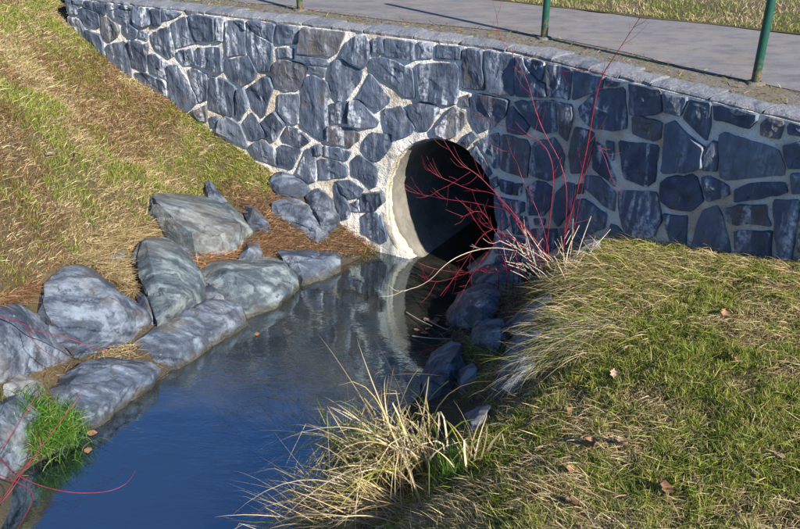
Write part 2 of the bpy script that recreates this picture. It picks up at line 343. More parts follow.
# ------------------------------------------------------------------ stone wall: mortar body, face stones, coping
EL_A, EL_B, EL_Z = .475, .565, .49                 # culvert opening: half width, half height, centre height
PC = np.array([.315, float(wally(.315))])          # culvert centre in plan
SPC = float(x2s(PC[0]))
wall_loc = (PC[0], PC[1], 0.0)
wall = empty('stone_wall', wall_loc, 'curved retaining wall of dark slate stones in pale mortar round the culvert', 'wall')
def build_mortar():
    # front face as a grid in (s, z) with the culvert opening cut out, plus back, top and ends
    ss = np.arange(0, S_END, .03); zs = np.arange(-.5, ZT - .012, .03); zs[-1] = ZT - .012
    S, Z = np.meshgrid(ss, zs); nx, nz = len(ss), len(zs)
    u = (S - SPC) / (EL_A + .014); v = (Z - EL_Z) / (EL_B + .014); rr = np.hypot(u, v)
    # snap the vertices nearest the rim onto it so the opening is a clean curve
    near = (rr > .90) & (rr < 1.10); k = np.where(near, 1 / np.maximum(rr, 1e-6), 1.0); S2 = SPC + (S - SPC) * k; Z2 = EL_Z + (Z - EL_Z) * k
    off = .003 + .013 * (fbm(S, Z, 9, 2) - .5)
    off = np.where(near & (rr < 1.04), 0.0, off)
    x = s2x(S2); n = wnorm(x); V = np.stack([x + n[..., 0] * off, wally(x) + n[..., 1] * off, Z2], -1).reshape(-1, 3).tolist()
    idx = np.arange(nx * nz).reshape(nz, nx); q = np.stack([idx[:-1, :-1], idx[:-1, 1:], idx[1:, 1:], idx[1:, :-1]], -1).reshape(-1, 4)
    u2 = (S2 - SPC) / (EL_A + .014); v2 = (Z2 - EL_Z) / (EL_B + .014); r2 = np.hypot(u2, v2).ravel()[q]
    q = q[~(r2.max(1) < 1.001)].tolist()
    base = len(V); T = .42
    for s in ss: a = wpt(s, ZT - .012, -T); b = wpt(s, -.5, -T); V += [a.tolist(), b.tolist()]
    for i in range(nx - 1):
        q.append([idx[-1, i], idx[-1, i + 1], base + 2 * (i + 1), base + 2 * i])                     # top
    col = [int(v) for v in idx[:, 0]]
    q.append(col[::-1] + [base + 1, base]) if False else q.append([col[0], col[-1], base, base + 1])
    adopt(pyobj('mortar', V, q, M['mortar'], smooth=False), wall)
build_mortar()
STONES = """
55,-3 72,-2 72,9 56,9|74,5 78,6 79,14 69,13|74,-2 84,-1 84,3.5 77,2.5|86,-1 92.5,0 93,9.5 86,6.5|94.5,1 105.5,2 106,14.5 95,10|108,3 120.5,4 120,7.5 111,9|122,4 133,5 132.5,8.5 123,7.5|134,5.5 150,7 151,24 145,26 135,20.5
80,9 85,8 99,13 100.5,26 97.5,27 91,25.5 81,15.5|102,17.5 109,17.5 118,24 120,30.5 117,37.5 110,42 104,37.5|110.5,12 119,9.5 130,10.5 132.5,24 122.5,20.5 115,17.5|124,24.5 130,24 139,30.5 137.5,37 132.5,35 124.5,30.5|140.5,30.5 149,32 148,39.5 140,37.5
59.5,15.5 81,19.5 85,31 83.5,40 72.5,36 60,26|86,30.5 90,30 101,35 103.5,42.5 103.5,58 94,54 84.5,42|108,45 125,41.5 129.5,46 132,78 109,66|130,40 149,44 147,71 132.5,66|152,8 161,8.5 161.5,24.5 154,25.5|163,9 176,10.5 182,13.5 170.5,19 163,20.5
153,33 170,26 176,54.5 170,58 157.5,49 153.5,41|172.5,23.5 182,18 186,17 197,39.5 195,43 178,47 174.5,35.5|190.5,14.5 215.5,17.5 215.5,39.5 210,40.5 198,39.5 191.5,24.5|217.5,18 224,18.5 223.5,40.5 218.5,40.5|180,50.5 193,48 195,64 185,65 180,58|198,48 221,48 224,72 197,64
150,54.5 156.5,54.5 168,64.5 169.5,79 151,71|136,73 144.5,72 167,81.5 167,96 154,92 141,84|169.5,65.5 179,64 199,101 187.5,112 172.5,101|190.5,69 197.5,69 207.5,75 208,99 201,101 194,85|212,77 225,79 236,86 234,115 230,116 210,108|192.5,111 207.5,105 207.5,121 198,120
227,21 234,21 245,31 246,54 241,54 229,56|235,20 246,21.5 246,29|226,60 249,56 257.5,72.5 254,80 244,85 232.5,80 226,69|249,26 252.5,32.5 274,44 271.5,70 261,71 251,54 248,45|249,21 276,22 273.5,42 256,31|279,23 299,24.5 297,43.5 277.5,42.5|303,25 325,27 345,31.5 338,52 332,56 300,52
278,48 294,49 293.5,58.5 279.5,57.5|297.5,55 327,60 330,65 310,63.5 296.5,59|310,65.5 326,69 325,76 311,71|274,65 280,59.5 300,62.5 307.5,67.5 306,77.5 300,89 287.5,90 277.5,84 272.5,74|247.5,89 265,76.5 271,77.5 274,87.5 264,117 255,107.5|239,89 245,87.5 250,105 241,120 236,116
279,95 300,94 299,122.5 294,124 280,112|306,77.5 314,75 327.5,82.5 331,93 328,100 328.5,137 322.5,140 303,127 303,100|335,60 342.5,60 362.5,71 361,80 345,101 339,100 332.5,87.5 331,72.5|347.5,42.5 360,33.5 366,36 372,49 371,54 365,67.5 342,56.5|371,73.5 390,97.5 389,102.5 380,110 359,97
331,104 349,101.5 349,123 331,122|351,101 360,100 379,121 377,126 366,127 351,124|220,120 227.5,116 241,125 249,148 219,131|211,117.5 218,116.5 218,127 212.5,127|244,122.5 252.5,112.5 267.5,136 255,140 251,139|255,142.5 266,140 276,150 278,165 257.5,158|262.5,122.5 275,111 286,124 275,141 270,135
282.5,136 289,126 300,130 311,140 306,144.5 285,141|281,145 302.5,149 292.5,169 280,163|300,167.5 307.5,149 315,149 317.5,180 310,181 299,172.5|315.5,145 321,145 322.5,154 317.5,154|320,159 340,161 347.5,166 347.5,176 320,179|325,146 342.5,149 351,152.5 347.5,160 337.5,159 325,155
329,126 352.5,129 360,134 359,140 350,147.5 329,141|365,141 372.5,132.5 391,135 392,144 380,160 372.5,160 364,149|352.5,161 359,155 379,167.5 376,186 372.5,187.5 354,174|337.5,181 350,180 364,189 360,196 352.5,197.5 344,192.5|361,194 383,191 385,201 375,211 362.5,211|350,204 359,200 360,211 351,210
363,216 375,210.5 381,214 384,225.5 387,240 382.5,243 364,232|336,184 339,184 351.5,209 349,218 340,216|374,38.5 382,36 384,52.5 375,51|386,38.5 415,42 416,60 385,55|419.5,42.5 433,43.5 432.5,57.5 419.5,57.5|437.5,45 462,46 461,59 437,57.5|374,57.5 385,57.5 412.5,69 415,97.5 406,96 375,67.5
417.5,64 459,64 457.5,102.5 450,104 425,100 421,95|385,109 401,106 407.5,112.5 415,128 411,134 399,138 385,120|409,105 427.5,102.5 441,109 428,130 420,131 410,115|437,128 455,106 466,112.5 466,122.5 455,136 446,138 437,133|464,50 470,47 482.5,48.5 485,89 462.5,87.5|486,51 490,50 515,54.5 515,95 490,91
461,97.5 469,95 469,106 462.5,105|471,97.5 480,94 510,100 506,115 495,125 480,132 472.5,117.5|462,142.5 474,131 478,136 467,148|526,56 545,60 542.5,80 529,67.5|517.5,57 524,58 526,66 540,81 546,84 547.5,96 517.5,95|549,62 572.5,68 570,99 550,96|576,68.5 605,75 602.5,89 573.5,99|607.5,76.5 624,80 619,85 607.5,85
580,107.5 600,91 625,87.5 627,127.5 615,130 595,127.5 582.5,117.5|516.5,102 556,100.5 557.5,130 547.5,132.5 535,127.5 520,107.5|561,102.5 572.5,105 574,117.5 567.5,140 560,132.5|507.5,120 512.5,106 530,126 526,134 509,131|502.5,135 527.5,140 531,147.5 527.5,177.5 502,169|479,141 499,133.5 499,166 495,167.5 482,147
472,152.5 477,146 492.5,172.5 489,176 484,166|536,142.5 555,137.5 565,155 564,172.5 550,180 532.5,174|577.5,127.5 594,132.5 595,140 586,172 572.5,172.5 570,155|597.5,142.5 602.5,146 616,180 615,185 594,167.5 595,152.5|608,141 614,142.5 614,159 610,152.5|620,141 659,146 656,180 647.5,186 625,177.5
586,176 600,177 616,192.5 615,210 605,205 586,187.5|491,180 497.5,176.5 499,185 493,187.5|501,179.5 514,182.5 512.5,194 502,190|515.5,184 522.5,184 521,194 515.5,194|527.5,187.5 537.5,181 546,182.5 552.5,187.5 550,207.5 544,215 530,214|557.5,192.5 567.5,182.5 575,184 572.5,207.5 560,225 555,217.5 556,205|577.5,185 585,184 584,192.5 577.5,192.5
577.5,200 585,199 607.5,214 605,227.5 585,235 575,227.5|620,191 657.5,192.5 662.5,220 655,235 630,240 621,215|612,224 618,226 628,240 610,243|535,219 546,219 545,224 536,224|532.5,229 557.5,229 559,245 545,254 532.5,244|561,229 575,230 582.5,236 567.5,246 560,250|501,197.5 525,202.5 525,210 517.5,214 505,207.5|495,195 504,210 510,225 501,230 497,217.5
511,216 527,217 530,235 514,233|496,233 511,236 525,240 522,252 496,252|497,256 522,256 518,268 496,270|630,83.5 661,91 662.5,111 654,114 631,114|666,93 687.5,95 687.5,101 681,115 666,111|692.5,100 711,102.5 711,125 707.5,139 685,117.5 691,105|715,106 722.5,105 759,112 757.5,120 750,127.5 716,119|762.5,124 770,116 784,118 784,126 780,137.5 762.5,134
789,127 792.5,121 812,125 812,137 790,133|634,117.5 640,116 662.5,122.5 661,137.5 655,140 634,132.5|666,125 675,121 686,132.5 706,147.5 704,166 695,170 662.5,172.5|706,151 714,141 719,142.5 717.5,170 705.5,169|721,135 726,132.5 772.5,147.5 779,151 785,167.5 784,174 727.5,179 721,176|785,146 800,142.5 816,145 816,166 790,167.5 786,157.5
662.5,182.5 669,177.5 692.5,174.5 697.5,177.5 704,200 692.5,210 672.5,207.5 662.5,200|704,177.5 710,176 729,186 730,194 710,200 706,195|736,190 750,184 785,182.5 787.5,191 770,195 762.5,197.5 736,201|792.5,174 816,172 816,192.5 794,192.5|665,214 687.5,216 686,245 675,246 669,227.5|692.5,248 700,220 705,210 717.5,206 722.5,216 731,252 725,258
725,209 740,205 767.5,205 771,225 755,222.5 737.5,224 727.5,220|736,231 772.5,231 771,258 750,262 737.5,255|775,200 799,200 797.5,222.5 791,262 782.5,260 776,232.5|803,200 822,198 824,240 800,252 801,225
"""
stone_count = 0
def stone_mesh(poly, cr=.09, grow=.0065):                      # poly: list of (s, z) on the wall
    global stone_count; stone_count += 1
    p = np.array(poly, float); q = []
    e = np.roll(p, -1, 0) - p; en = np.stack([e[:, 1], -e[:, 0]], -1); en /= np.maximum(np.linalg.norm(en, axis=1, keepdims=True), 1e-6)      # outward edge normals (counter-clockwise)
    bis = en + np.roll(en, 1, 0); bis /= np.maximum(np.sum(bis * en, 1, keepdims=True), .35); p = p + bis * grow; p[:, 1] = np.minimum(p[:, 1], ZT - .014)
    n = len(p)
    for i in range(n):                              # cut the corners a little
        a, b, c = p[i - 1], p[i], p[(i + 1) % n]; q += [b + (a - b) * cr * random.uniform(.4, 1.1), b + (c - b) * cr * random.uniform(.4, 1.1)]
    out = []
    for i in range(len(q)):                         # break long edges and roughen them
        a, b = q[i], q[(i + 1) % len(q)]; L = np.hypot(*(b - a)); m = max(1, int(L / .045)); t = np.array([-(b - a)[1], (b - a)[0]]) / max(L, 1e-6)
        for j in range(m):
            out.append(a + (b - a) * j / m + t * (random.gauss(0, .0035) if j else 0))
    o = np.array(out); c = o.mean(0); tilt = np.array([random.gauss(0, .065), random.gauss(0, .065)]); pr = random.uniform(.013, .028); fa = random.uniform(0, 6.28); fdir = np.array([math.cos(fa), math.sin(fa)]); fold = random.choice([0, .08, .13, -.10]); foff = random.uniform(-.2, .2); size = np.sqrt(np.ptp(o[:, 0]) * np.ptp(o[:, 1]))
    rings = [(1.0, -.05, 0), (1.0, pr * .75, .0015), (1 - min(.10, .006 / max(size, .05) * 1.6), pr, .002), (.62, pr + .002, .006), (.30, pr + .002, .006)]
    V = []; m = len(o)
    fx = random.uniform(0, 50)
    for k, (sc, d, am) in enumerate(rings):
        for v in o:
            e = c + (v - c) * sc; dd = d
            if k > 0: dd += float((e - c) @ tilt) * (1 if k > 1 else .5) + am * 2 * (mnoise.noise((e[0] * 11 + fx, e[1] * 11, fx)))
            if k > 1: dd -= fold * max(0.0, float((e - c) @ fdir) - foff * size)
            if k > 0: dd = max(dd, .012 if k == 1 else .015)
            if k > 2: e = e + np.array([random.gauss(0, .006), random.gauss(0, .006)]) * min(1, size * 6)
            V.append(wpt(e[0], e[1], dd))
    V.append(wpt(c[0], c[1], pr + .006)); ce = len(V) - 1; fs = []
    for k in range(len(rings) - 1):
        for i in range(m): a = k * m + i; b = k * m + (i + 1) % m; fs.append((a, b, b + m, a + m))
    k = len(rings) - 1; fs += [(k * m + i, k * m + (i + 1) % m, ce) for i in range(m)]
    ob = pyobj('stone', V, fs, M['stone']); recentre(ob); adopt(ob, wall); return ob
for chunk in STONES.replace('\n', '|').split('|'):
    if not chunk.strip(): continue
    pts = [tuple(map(float, q.split(','))) for q in chunk.split()]; sp = []
    for (x, y) in pts:
        w_ = W(x, y); sp.append((float(x2s(w_[0])), min(float(w_[2]), ZT - .014)))
    A = sum(sp[i][0] * sp[(i + 1) % len(sp)][1] - sp[(i + 1) % len(sp)][0] * sp[i][1] for i in range(len(sp)))
    if A < 0: sp = sp[::-1]
    stone_mesh(sp)
# the wall goes on past the frame
s0 = float(x2s(W(826, 200)[0])); zrow = .55
while zrow < 1.70:
    hgt_ = random.uniform(.17, .27); hgt_ = min(hgt_, ZT - .014 - zrow); s = s0 + random.uniform(0, .06)
    if hgt_ < .07: break
    while s < S_END - .25:
        L = random.uniform(.14, .36); g = .016; j = lambda: random.uniform(-.022, .022)
        stone_mesh([(s + g + j(), zrow + g + j() * .5), (s + L - g + j(), zrow + g + j() * .5), (s + L - g + j(), zrow + hgt_ - g * .6), (s + g + j(), zrow + hgt_ - g * .6)]); s += L
    zrow += hgt_
def build_coping():
    s = .0
    while s < S_END - .1:
        L = min(random.uniform(.16, .46), S_END - s); nseg = max(2, int(L / .05)); top = random.uniform(.000, .014); V = []; fs = []
        g = random.uniform(.003, .008); wdt = .235 + random.uniform(-.05, .05); ov = random.uniform(-.006, .010)
        for i in range(nseg + 1):
            sq = s + g + (L - 2 * g) * i / nseg
            d0 = ov + random.gauss(0, .005); d1 = -wdt + random.gauss(0, .012); tj = random.gauss(0, .0025)
            for d, z in ((d0 - .004, ZT - .022), (d0, ZT - .004 + top + tj), (d0 - .014, ZT + .008 + top + tj), ((d0 + d1) / 2, ZT + .012 + top + random.gauss(0, .003)), (d1 + .01, ZT + .006 + top * .5), (d1, ZT - .03)):
                V.append(wpt(sq, z, d))
        for i in range(nseg):
            for k in range(5): a = i * 6 + k; fs.append((a + 6, a + 7, a + 1, a))
        fs += [tuple(range(6)), tuple(nseg * 6 + k for k in range(5, -1, -1))]
        ob = pyobj('coping_stone', V, fs, M['coping']); recentre(ob); adopt(ob, wall); s += L
build_coping()
# ------------------------------------------------------------------ culvert: mortar collar and concrete pipe
def ell(th, a, b, depth, da=0.0):
    u = a * math.cos(th) + da; z = EL_Z + b * math.sin(th); q = PC + ptan * u + pax * depth; return (q[0], q[1], z)
culvert = empty('culvert_pipe', (PC[0], PC[1], EL_Z - EL_B), 'round concrete culvert pipe opening through the stone wall at the stream', 'pipe')
def ring_mesh(name, rings, mat, cap=False, n=96, jit=0.0):
    V = []; fs = []
    for k, (fa, fb, dp) in enumerate(rings):
        for i in range(n):
            th = 2 * math.pi * i / n; j = jit * (mnoise.noise((math.cos(th) * 5, math.sin(th) * 5, k * 1.7)) + .6 * mnoise.noise((math.cos(th) * 17, math.sin(th) * 17, k * 2.3)))
            a = fa(th) if callable(fa) else fa; b = fb(th) if callable(fb) else fb; dd = dp(th) if callable(dp) else dp
            V.append(ell(th, a + j, b + j, dd + j * .5))
    for k in range(len(rings) - 1):
        for i in range(n): a = k * n + i; b = k * n + (i + 1) % n; fs.append((a, b, b + n, a + n))
    if cap: fs.append(tuple((len(rings) - 1) * n + i for i in range(n)))
    return adopt(pyobj(name, V, fs, mat, smooth=True), culvert)
left = lambda th: max(0, -math.cos(th)) ** 1.2 * min(1, max(0, .45 - .75 * math.sin(th)))
ring_mesh('mortar_collar', [(lambda th: EL_A + .024 + .045 * left(th), lambda th: EL_B + .024 + .02 * left(th), lambda th: .012 - .026 * left(th)), (lambda th: EL_A + .012 + .025 * left(th), lambda th: EL_B + .014, lambda th: .012 - .026 * left(th)), (EL_A + .004, EL_B + .004, .03), (EL_A - .004, EL_B - .004, .085)], M['collar'], jit=.022)
ring_mesh('pipe_barrel', [(EL_A + .03, EL_B + .03, .07), (EL_A - .02, EL_B - .02, .073), (EL_A - .026, EL_B - .026, .10), (EL_A - .024, EL_B - .024, .4), (EL_A - .024, EL_B - .024, 1.2), (EL_A - .024, EL_B - .024, 3), (EL_A - .024, EL_B - .024, 7.5)], M['pipe'], cap=True)
# ------------------------------------------------------------------ boulders
def bmnoise(co, f, seed): return mnoise.noise(Vector((co.x * f + seed, co.y * f - seed * .7, co.z * f + seed * .3)))
def boulder(outline, ridge, label, mat='boulder', group=None, off=.03, sink=.22, rough=1.0, seed=None, surf=None, name='boulder', gs=1.14, hs=1.7):
    surf = surf or G; bm = bmesh.new(); oc = np.mean(outline, 0); outline = [tuple(oc + (np.array(q) - oc) * gs) for q in outline]; ridge = [(oc[0] + (x - oc[0]) * gs, oc[1] + (y - oc[1]) * gs, h * hs) for x, y, h in ridge]; pts = [surf(x, y, off) for x, y in outline]; top = [surf(x, y, h) for x, y, h in ridge]
    c = np.mean(pts, 0); pts += top
    for x, y in outline:
        p = surf(x, y, off); d = p - c; pts.append(c + d * .86 + np.array([0, 0.04, -sink]))
    for p in pts: bm.verts.new(tuple(p))
    res = bmesh.ops.convex_hull(bm, input=bm.verts)
    bmesh.ops.delete(bm, geom=[v for v in bm.verts if not v.link_faces], context='VERTS')
    cc = Vector(tuple(np.mean([v.co for v in bm.verts], 0)))
    rs = random.Random(int((seed or 1) * 13))
    for _ in range(8):                                # knock flat facets off the hull
        n = Vector((rs.gauss(0, 1), rs.gauss(-.5, 1), abs(rs.gauss(.6, .6)))).normalized(); dmax = max((v.co - cc).dot(n) for v in bm.verts)
        bmesh.ops.bisect_plane(bm, geom=bm.verts[:] + bm.edges[:] + bm.faces[:], plane_co=cc + n * dmax * rs.uniform(.78, .94), plane_no=n, clear_outer=True)
        hv = [v.co.copy() for v in bm.verts]; bm.clear()
        for c_ in hv: bm.verts.new(c_)
        bmesh.ops.convex_hull(bm, input=bm.verts); bmesh.ops.delete(bm, geom=[v for v in bm.verts if not v.link_faces], context='VERTS')
    bmesh.ops.triangulate(bm, faces=bm.faces[:])
    sd_ = seed if seed is not None else random.uniform(0, 90)
    for it in range(6):
        lim = [.30, .18, .11, .07, .042, .024][it]; es = [e for e in bm.edges if e.calc_length() > lim]
        if es: bmesh.ops.subdivide_edges(bm, edges=es, cuts=1); bmesh.ops.triangulate(bm, faces=bm.faces[:])
    bm.normal_update()
    size = max(np.ptp(np.array([v.co for v in bm.verts]), 0)); k = min(1, size / .55) * rough
    mv = []
    led = []
    for _ in range(4):                                # broken ledges: wedges of the surface that have split away
        d1 = Vector((rs.gauss(0, 1), rs.gauss(0, 1), rs.gauss(0, .8))).normalized(); d2 = d1.cross(Vector((rs.gauss(0, 1), rs.gauss(0, 1), rs.gauss(0, 1)))).normalized()
        led.append((d1, rs.uniform(-.25, .3) * size, d2, rs.uniform(-.3, .2) * size, rs.uniform(.008, .022) * min(1, size / .6) ** 2))
    for v in bm.verts:
        n = bmnoise(v.co, 3.0, sd_) * .003 + bmnoise(v.co, 9, sd_ + 9) * .003 + bmnoise(v.co, 26, sd_ + 4) * .003
        q = bmnoise(Vector((v.co.x * .5, v.co.y, v.co.z * 1.6)), 3.1, sd_ + 3); n += -.012 * max(0, 1 - abs(q) * 16)       # a few cracks
        ins = 0.0; rel = v.co - cc; wob = .02 * bmnoise(v.co, 9, sd_ + 7)
        for d1, a1, d2, a2, dep in led:
            e1 = min(1, max(0, (rel.dot(d1) + wob - a1) / .035)); e2 = min(1, max(0, (rel.dot(d2) - wob - a2) / .035)); ins += dep * e1 * e2
        mv.append(v.co + v.normal * n * k - rel * min(.14, ins / max(rel.length, .05)))
    for v, c_ in zip(bm.verts, mv): v.co = c_
    o = bmobj(name, bm, M[mat], smooth=True); me = o.data
    me.set_sharp_from_angle(angle=R(20)) if hasattr(me, 'set_sharp_from_angle') else None
    recentre(o); return tag(o, label, 'boulder', group)
boulder([(127, 348), (160, 325), (205, 304), (240, 302), (250, 312), (249, 328), (215, 348), (176, 374), (166, 376), (155, 362)], [(163, 354, .09), (205, 327, .10), (247, 312, .09), (205, 306, .09), (142, 342, .06)], 'long flat grey slab lying along the water edge', seed=3)
boulder([(206, 271), (215, 264), (232, 262), (275, 258), (288, 262), (293, 275), (295, 293), (270, 315), (250, 324), (238, 305), (222, 298), (208, 286)], [(232, 272, .14), (262, 268, .14), (286, 266, .12), (252, 296, .15), (280, 293, .14), (292, 280, .10)], 'pale block with orange stain behind the long flat slab', 'boulder_green', seed=11)
boulder([(275, 251), (290, 249), (330, 252), (345, 262), (341, 276), (316, 292), (298, 290), (288, 272)], [(300, 258, .08), (332, 260, .09), (305, 276, .09), (325, 274, .08)], 'low grey slab reaching into the water closest to the culvert', seed=15)
boulder([(131, 248), (145, 237), (162, 238), (180, 242), (197, 264), (201, 288), (198, 303), (170, 316), (156, 322), (140, 284), (132, 264)], [(148, 244, .13), (184, 292, .15), (162, 306, .13), (192, 268, .12), (172, 246, .12)], 'upright greenish grey boulder with a pale diagonal ridge', 'boulder_green', seed=21)
boulder([(138, 208), (142, 198), (167, 196), (205, 199), (226, 204), (241, 216), (251, 230), (232, 247), (204, 257), (187, 241), (172, 228), (160, 218)], [(152, 202, .10), (205, 206, .12), (236, 222, .12), (176, 224, .08), (206, 238, .11)], 'largest flat slab lying at the edge of the sloping lawn', 'boulder_green', seed=30)
boulder([(204, 186), (210, 181), (226, 201), (222, 207), (206, 200)], [(211, 187, .08), (218, 200, .06)], 'small pointed stone standing behind the largest flat slab', seed=31)
boulder([(243, 207), (249, 203), (258, 206), (270, 222), (266, 231), (250, 226)], [(252, 208, .07), (262, 222, .07)], 'small tilted grey stone right beside the largest flat slab', seed=33)
boulder([(29, 304), (37, 291), (54, 281), (60, 269), (72, 265), (95, 271), (125, 289), (145, 311), (148, 328), (125, 341), (100, 343), (82, 354), (70, 354), (50, 332), (40, 316)], [(70, 281, .17), (96, 282, .19), (112, 308, .19), (60, 306, .15), (80, 340, .12), (132, 312, .11), (112, 330, .10)], 'big rounded blue-grey boulder with a stepped top', seed=41)
boulder([(-25, 315), (0, 307), (18, 306), (40, 317), (60, 344), (67, 354), (55, 361), (30, 370), (0, 378), (-30, 370)], [(18, 318, .12), (42, 342, .11), (0, 345, .13), (-15, 335, .1)], 'smooth grey boulder under the arching red twig', seed=47)
boulder([(42, 386), (62, 366), (82, 359), (115, 359), (147, 364), (161, 372), (160, 384), (133, 402), (130, 412), (100, 425), (83, 430), (57, 412), (45, 397)], [(72, 380, .11), (112, 366, .13), (146, 374, .12), (98, 404, .12), (65, 402, .10), (128, 396, .09)], 'broad split grey boulder at the water beside the green tuft', seed=52)
boulder([(-30, 402), (0, 394), (30, 393), (48, 408), (52, 428), (34, 452), (0, 470), (-30, 475)], [(10, 402, .10), (35, 415, .10), (5, 440, .10)], 'low boulder carrying the bright green grass tuft', seed=57)
boulder([(-4, 388), (10, 377), (30, 374), (43, 384), (40, 395), (10, 398)], [(12, 382, .07), (32, 381, .07)], 'small brownish stone wedged between two grey boulders', 'boulder_dark', seed=60)
boulder([(137, 296), (144, 291), (154, 303), (157, 320), (148, 324), (140, 311)], [(145, 300, .06), (150, 315, .06)], 'small stone squeezed between the big rounded boulder and the upright boulder', seed=63)
boulder([(201, 291), (212, 284), (226, 291), (229, 306), (211, 311), (203, 302)], [(212, 290, .07), (222, 300, .07)], 'small crumbly stone tucked beneath the pale stained block', seed=66)
boulder([(240, 256), (247, 244), (258, 242), (264, 254), (256, 264), (243, 263)], [(249, 249, .08), (257, 252, .08)], 'small cube-like stone standing on top of the pale stained block', seed=69)
boulder([(266, 178), (282, 170), (296, 174), (314, 187), (305, 196), (278, 193)], [(282, 175, .07), (300, 184, .08), (284, 188, .06)], 'lozenge shaped slab leaning on the foot of the wall', seed=72)
boulder([(264, 207), (290, 197), (309, 199), (323, 225), (327, 236), (315, 240), (293, 226)], [(288, 203, .07), (306, 210, .08), (315, 230, .07)], 'flat streaked slab below the pointed rock at the wall', seed=75)
boulder([(306, 197), (322, 181), (338, 197), (341, 217), (331, 232), (321, 228)], [(322, 192, .16), (332, 205, .15), (324, 218, .10)], 'pointed rock standing against the foot of the wall', seed=78, sink=.15)
boulder([(106, 251), (120, 247), (125, 254), (116, 261), (108, 258)], [(115, 251, .05)], 'fist sized grey stone lying in straw above the boulders', seed=81)
boulder([(173, 236), (182, 236), (192, 247), (192, 257), (181, 248)], [(183, 243, .05)], 'narrow stone wedged between the flat slab and the upright boulder', seed=83)
boulder([(380, 244), (398, 234), (411, 243), (400, 254), (385, 252)], [(396, 241, .06), (388, 246, .05)], 'low stone at the left foot of the culvert mouth', seed=85, off=.02)
# stream's other bank, in the shade
boulder([(450, 312), (460, 294), (482, 283), (494, 287), (497, 302), (488, 316), (466, 319), (453, 318)], [(468, 293, .19), (485, 292, .18), (472, 308, .17)], 'shaded boulder under the red twigs at the culvert mouth', 'boulder_shade', seed=91, off=.09, gs=1.2, hs=1.05)
boulder([(506, 319), (525, 304), (540, 295), (553, 293), (555, 303), (532, 316), (518, 331)], [(530, 305, .15), (545, 299, .14), (518, 320, .14)], 'shaded slab half under the overhanging lawn edge', 'boulder_shade', seed=94, off=.09, gs=1.2, hs=1.05)
boulder([(421, 374), (432, 354), (450, 343), (459, 346), (462, 367), (442, 388), (426, 388)], [(440, 355, .18), (455, 355, .17), (440, 375, .17)], 'shaded boulder at the water behind the dry sedge', 'boulder_shade', seed=97, off=.09, gs=1.2, hs=1.05)
boulder([(457, 371), (472, 364), (477, 371), (463, 381)], [(468, 369, .11)], 'small flat stone between two shaded boulders', 'boulder_shade', seed=99, off=.09, gs=1.2, hs=1.05)
boulder([(494, 386), (504, 361), (511, 348), (527, 342), (532, 365), (516, 382)], [(512, 358, .15), (522, 362, .14)], 'steep shaded slab at the foot of the hanging grass', 'boulder_shade', seed=101, off=.09, gs=1.2, hs=1.05)
boulder([(466, 413), (482, 401), (490, 405), (476, 424)], [(480, 408, .11)], 'small bluish stone showing through the lawn edge', 'boulder_shade', seed=103, off=.09, gs=1.2, hs=1.05)
boulder([(560, 249), (585, 236), (599, 242), (592, 257), (574, 263)], [(584, 243, .13), (574, 252, .12)], 'flat brownish rock at the wall foot behind the shrub', 'boulder_shade', seed=105, off=.09, gs=1.2, hs=1.05)
boulder([(470, 268), (492, 260), (520, 264), (522, 280), (495, 285), (474, 280)], [(492, 266, .12), (510, 270, .12)], 'shaded rock below the wall at the shrub roots', 'boulder_shade', seed=107, off=.09, gs=1.2, hs=1.05)
boulder([(470, 330), (480, 318), (500, 318), (508, 330), (498, 342), (476, 342)], [(485, 326, .16), (498, 332, .15)], 'squarish shaded stone below the green and straw tuft', 'boulder_shade', seed=111, off=.09, gs=1.15, hs=1.05)
boulder([(505, 345), (516, 332), (534, 326), (545, 334), (536, 350), (514, 356)], [(522, 338, .15), (535, 338, .14)], 'angular shaded stone under the hanging grass', 'boulder_shade', seed=113, off=.09, gs=1.15, hs=1.05)
# ------------------------------------------------------------------ fence posts
post0 = None
for i, (x, y, lab) in enumerate([(300, 10, 'green steel post by the sunlit stretch of wall'), (544, 38, 'green steel post behind the bend of the wall'), (755, 83, 'green steel post with rusty foot behind the shaded wall')]):
    b = P(x, y, 1.776); root = empty('fence_post', b, lab, 'post', 'green posts along the path')
    bm = bmesh.new(); n = 20; prof = [(.0255, -.05), (.0255, 1.02), (.023, 1.045), (.010, 1.058)]; rings = [[bm.verts.new((r * math.cos(2 * math.pi * k / n), r * math.sin(2 * math.pi * k / n), z)) for k in range(n)] for r, z in prof]
    for a, b_ in zip(rings, rings[1:]):
        for k in range(n): bm.faces.new((a[k], a[(k + 1) % n], b_[(k + 1) % n], b_[k]))
    bm.faces.new(rings[-1]); sh = bmobj('shaft', bm, M['post'], root, smooth=True); sh.data.set_sharp_from_angle(angle=R(40))
    bm = bmesh.new(); rings = []
    for r, z in ((.062, -.02), (.055, .003), (.042, .009), (.031, .012)):
        rings.append([bm.verts.new((r * (1 + .15 * math.sin(3 * a + i) + .08 * math.sin(7 * a)) * math.cos(a), r * (1 + .15 * math.sin(3 * a + i)) * math.sin(a), z)) for a in [2 * math.pi * k / n for k in range(n)]])
    for a, b_ in zip(rings, rings[1:]):
        for k in range(n): bm.faces.new((a[k], a[(k + 1) % n], b_[(k + 1) % n], b_[k]))
    bmobj('footing', bm, M['verge'], root, smooth=True)
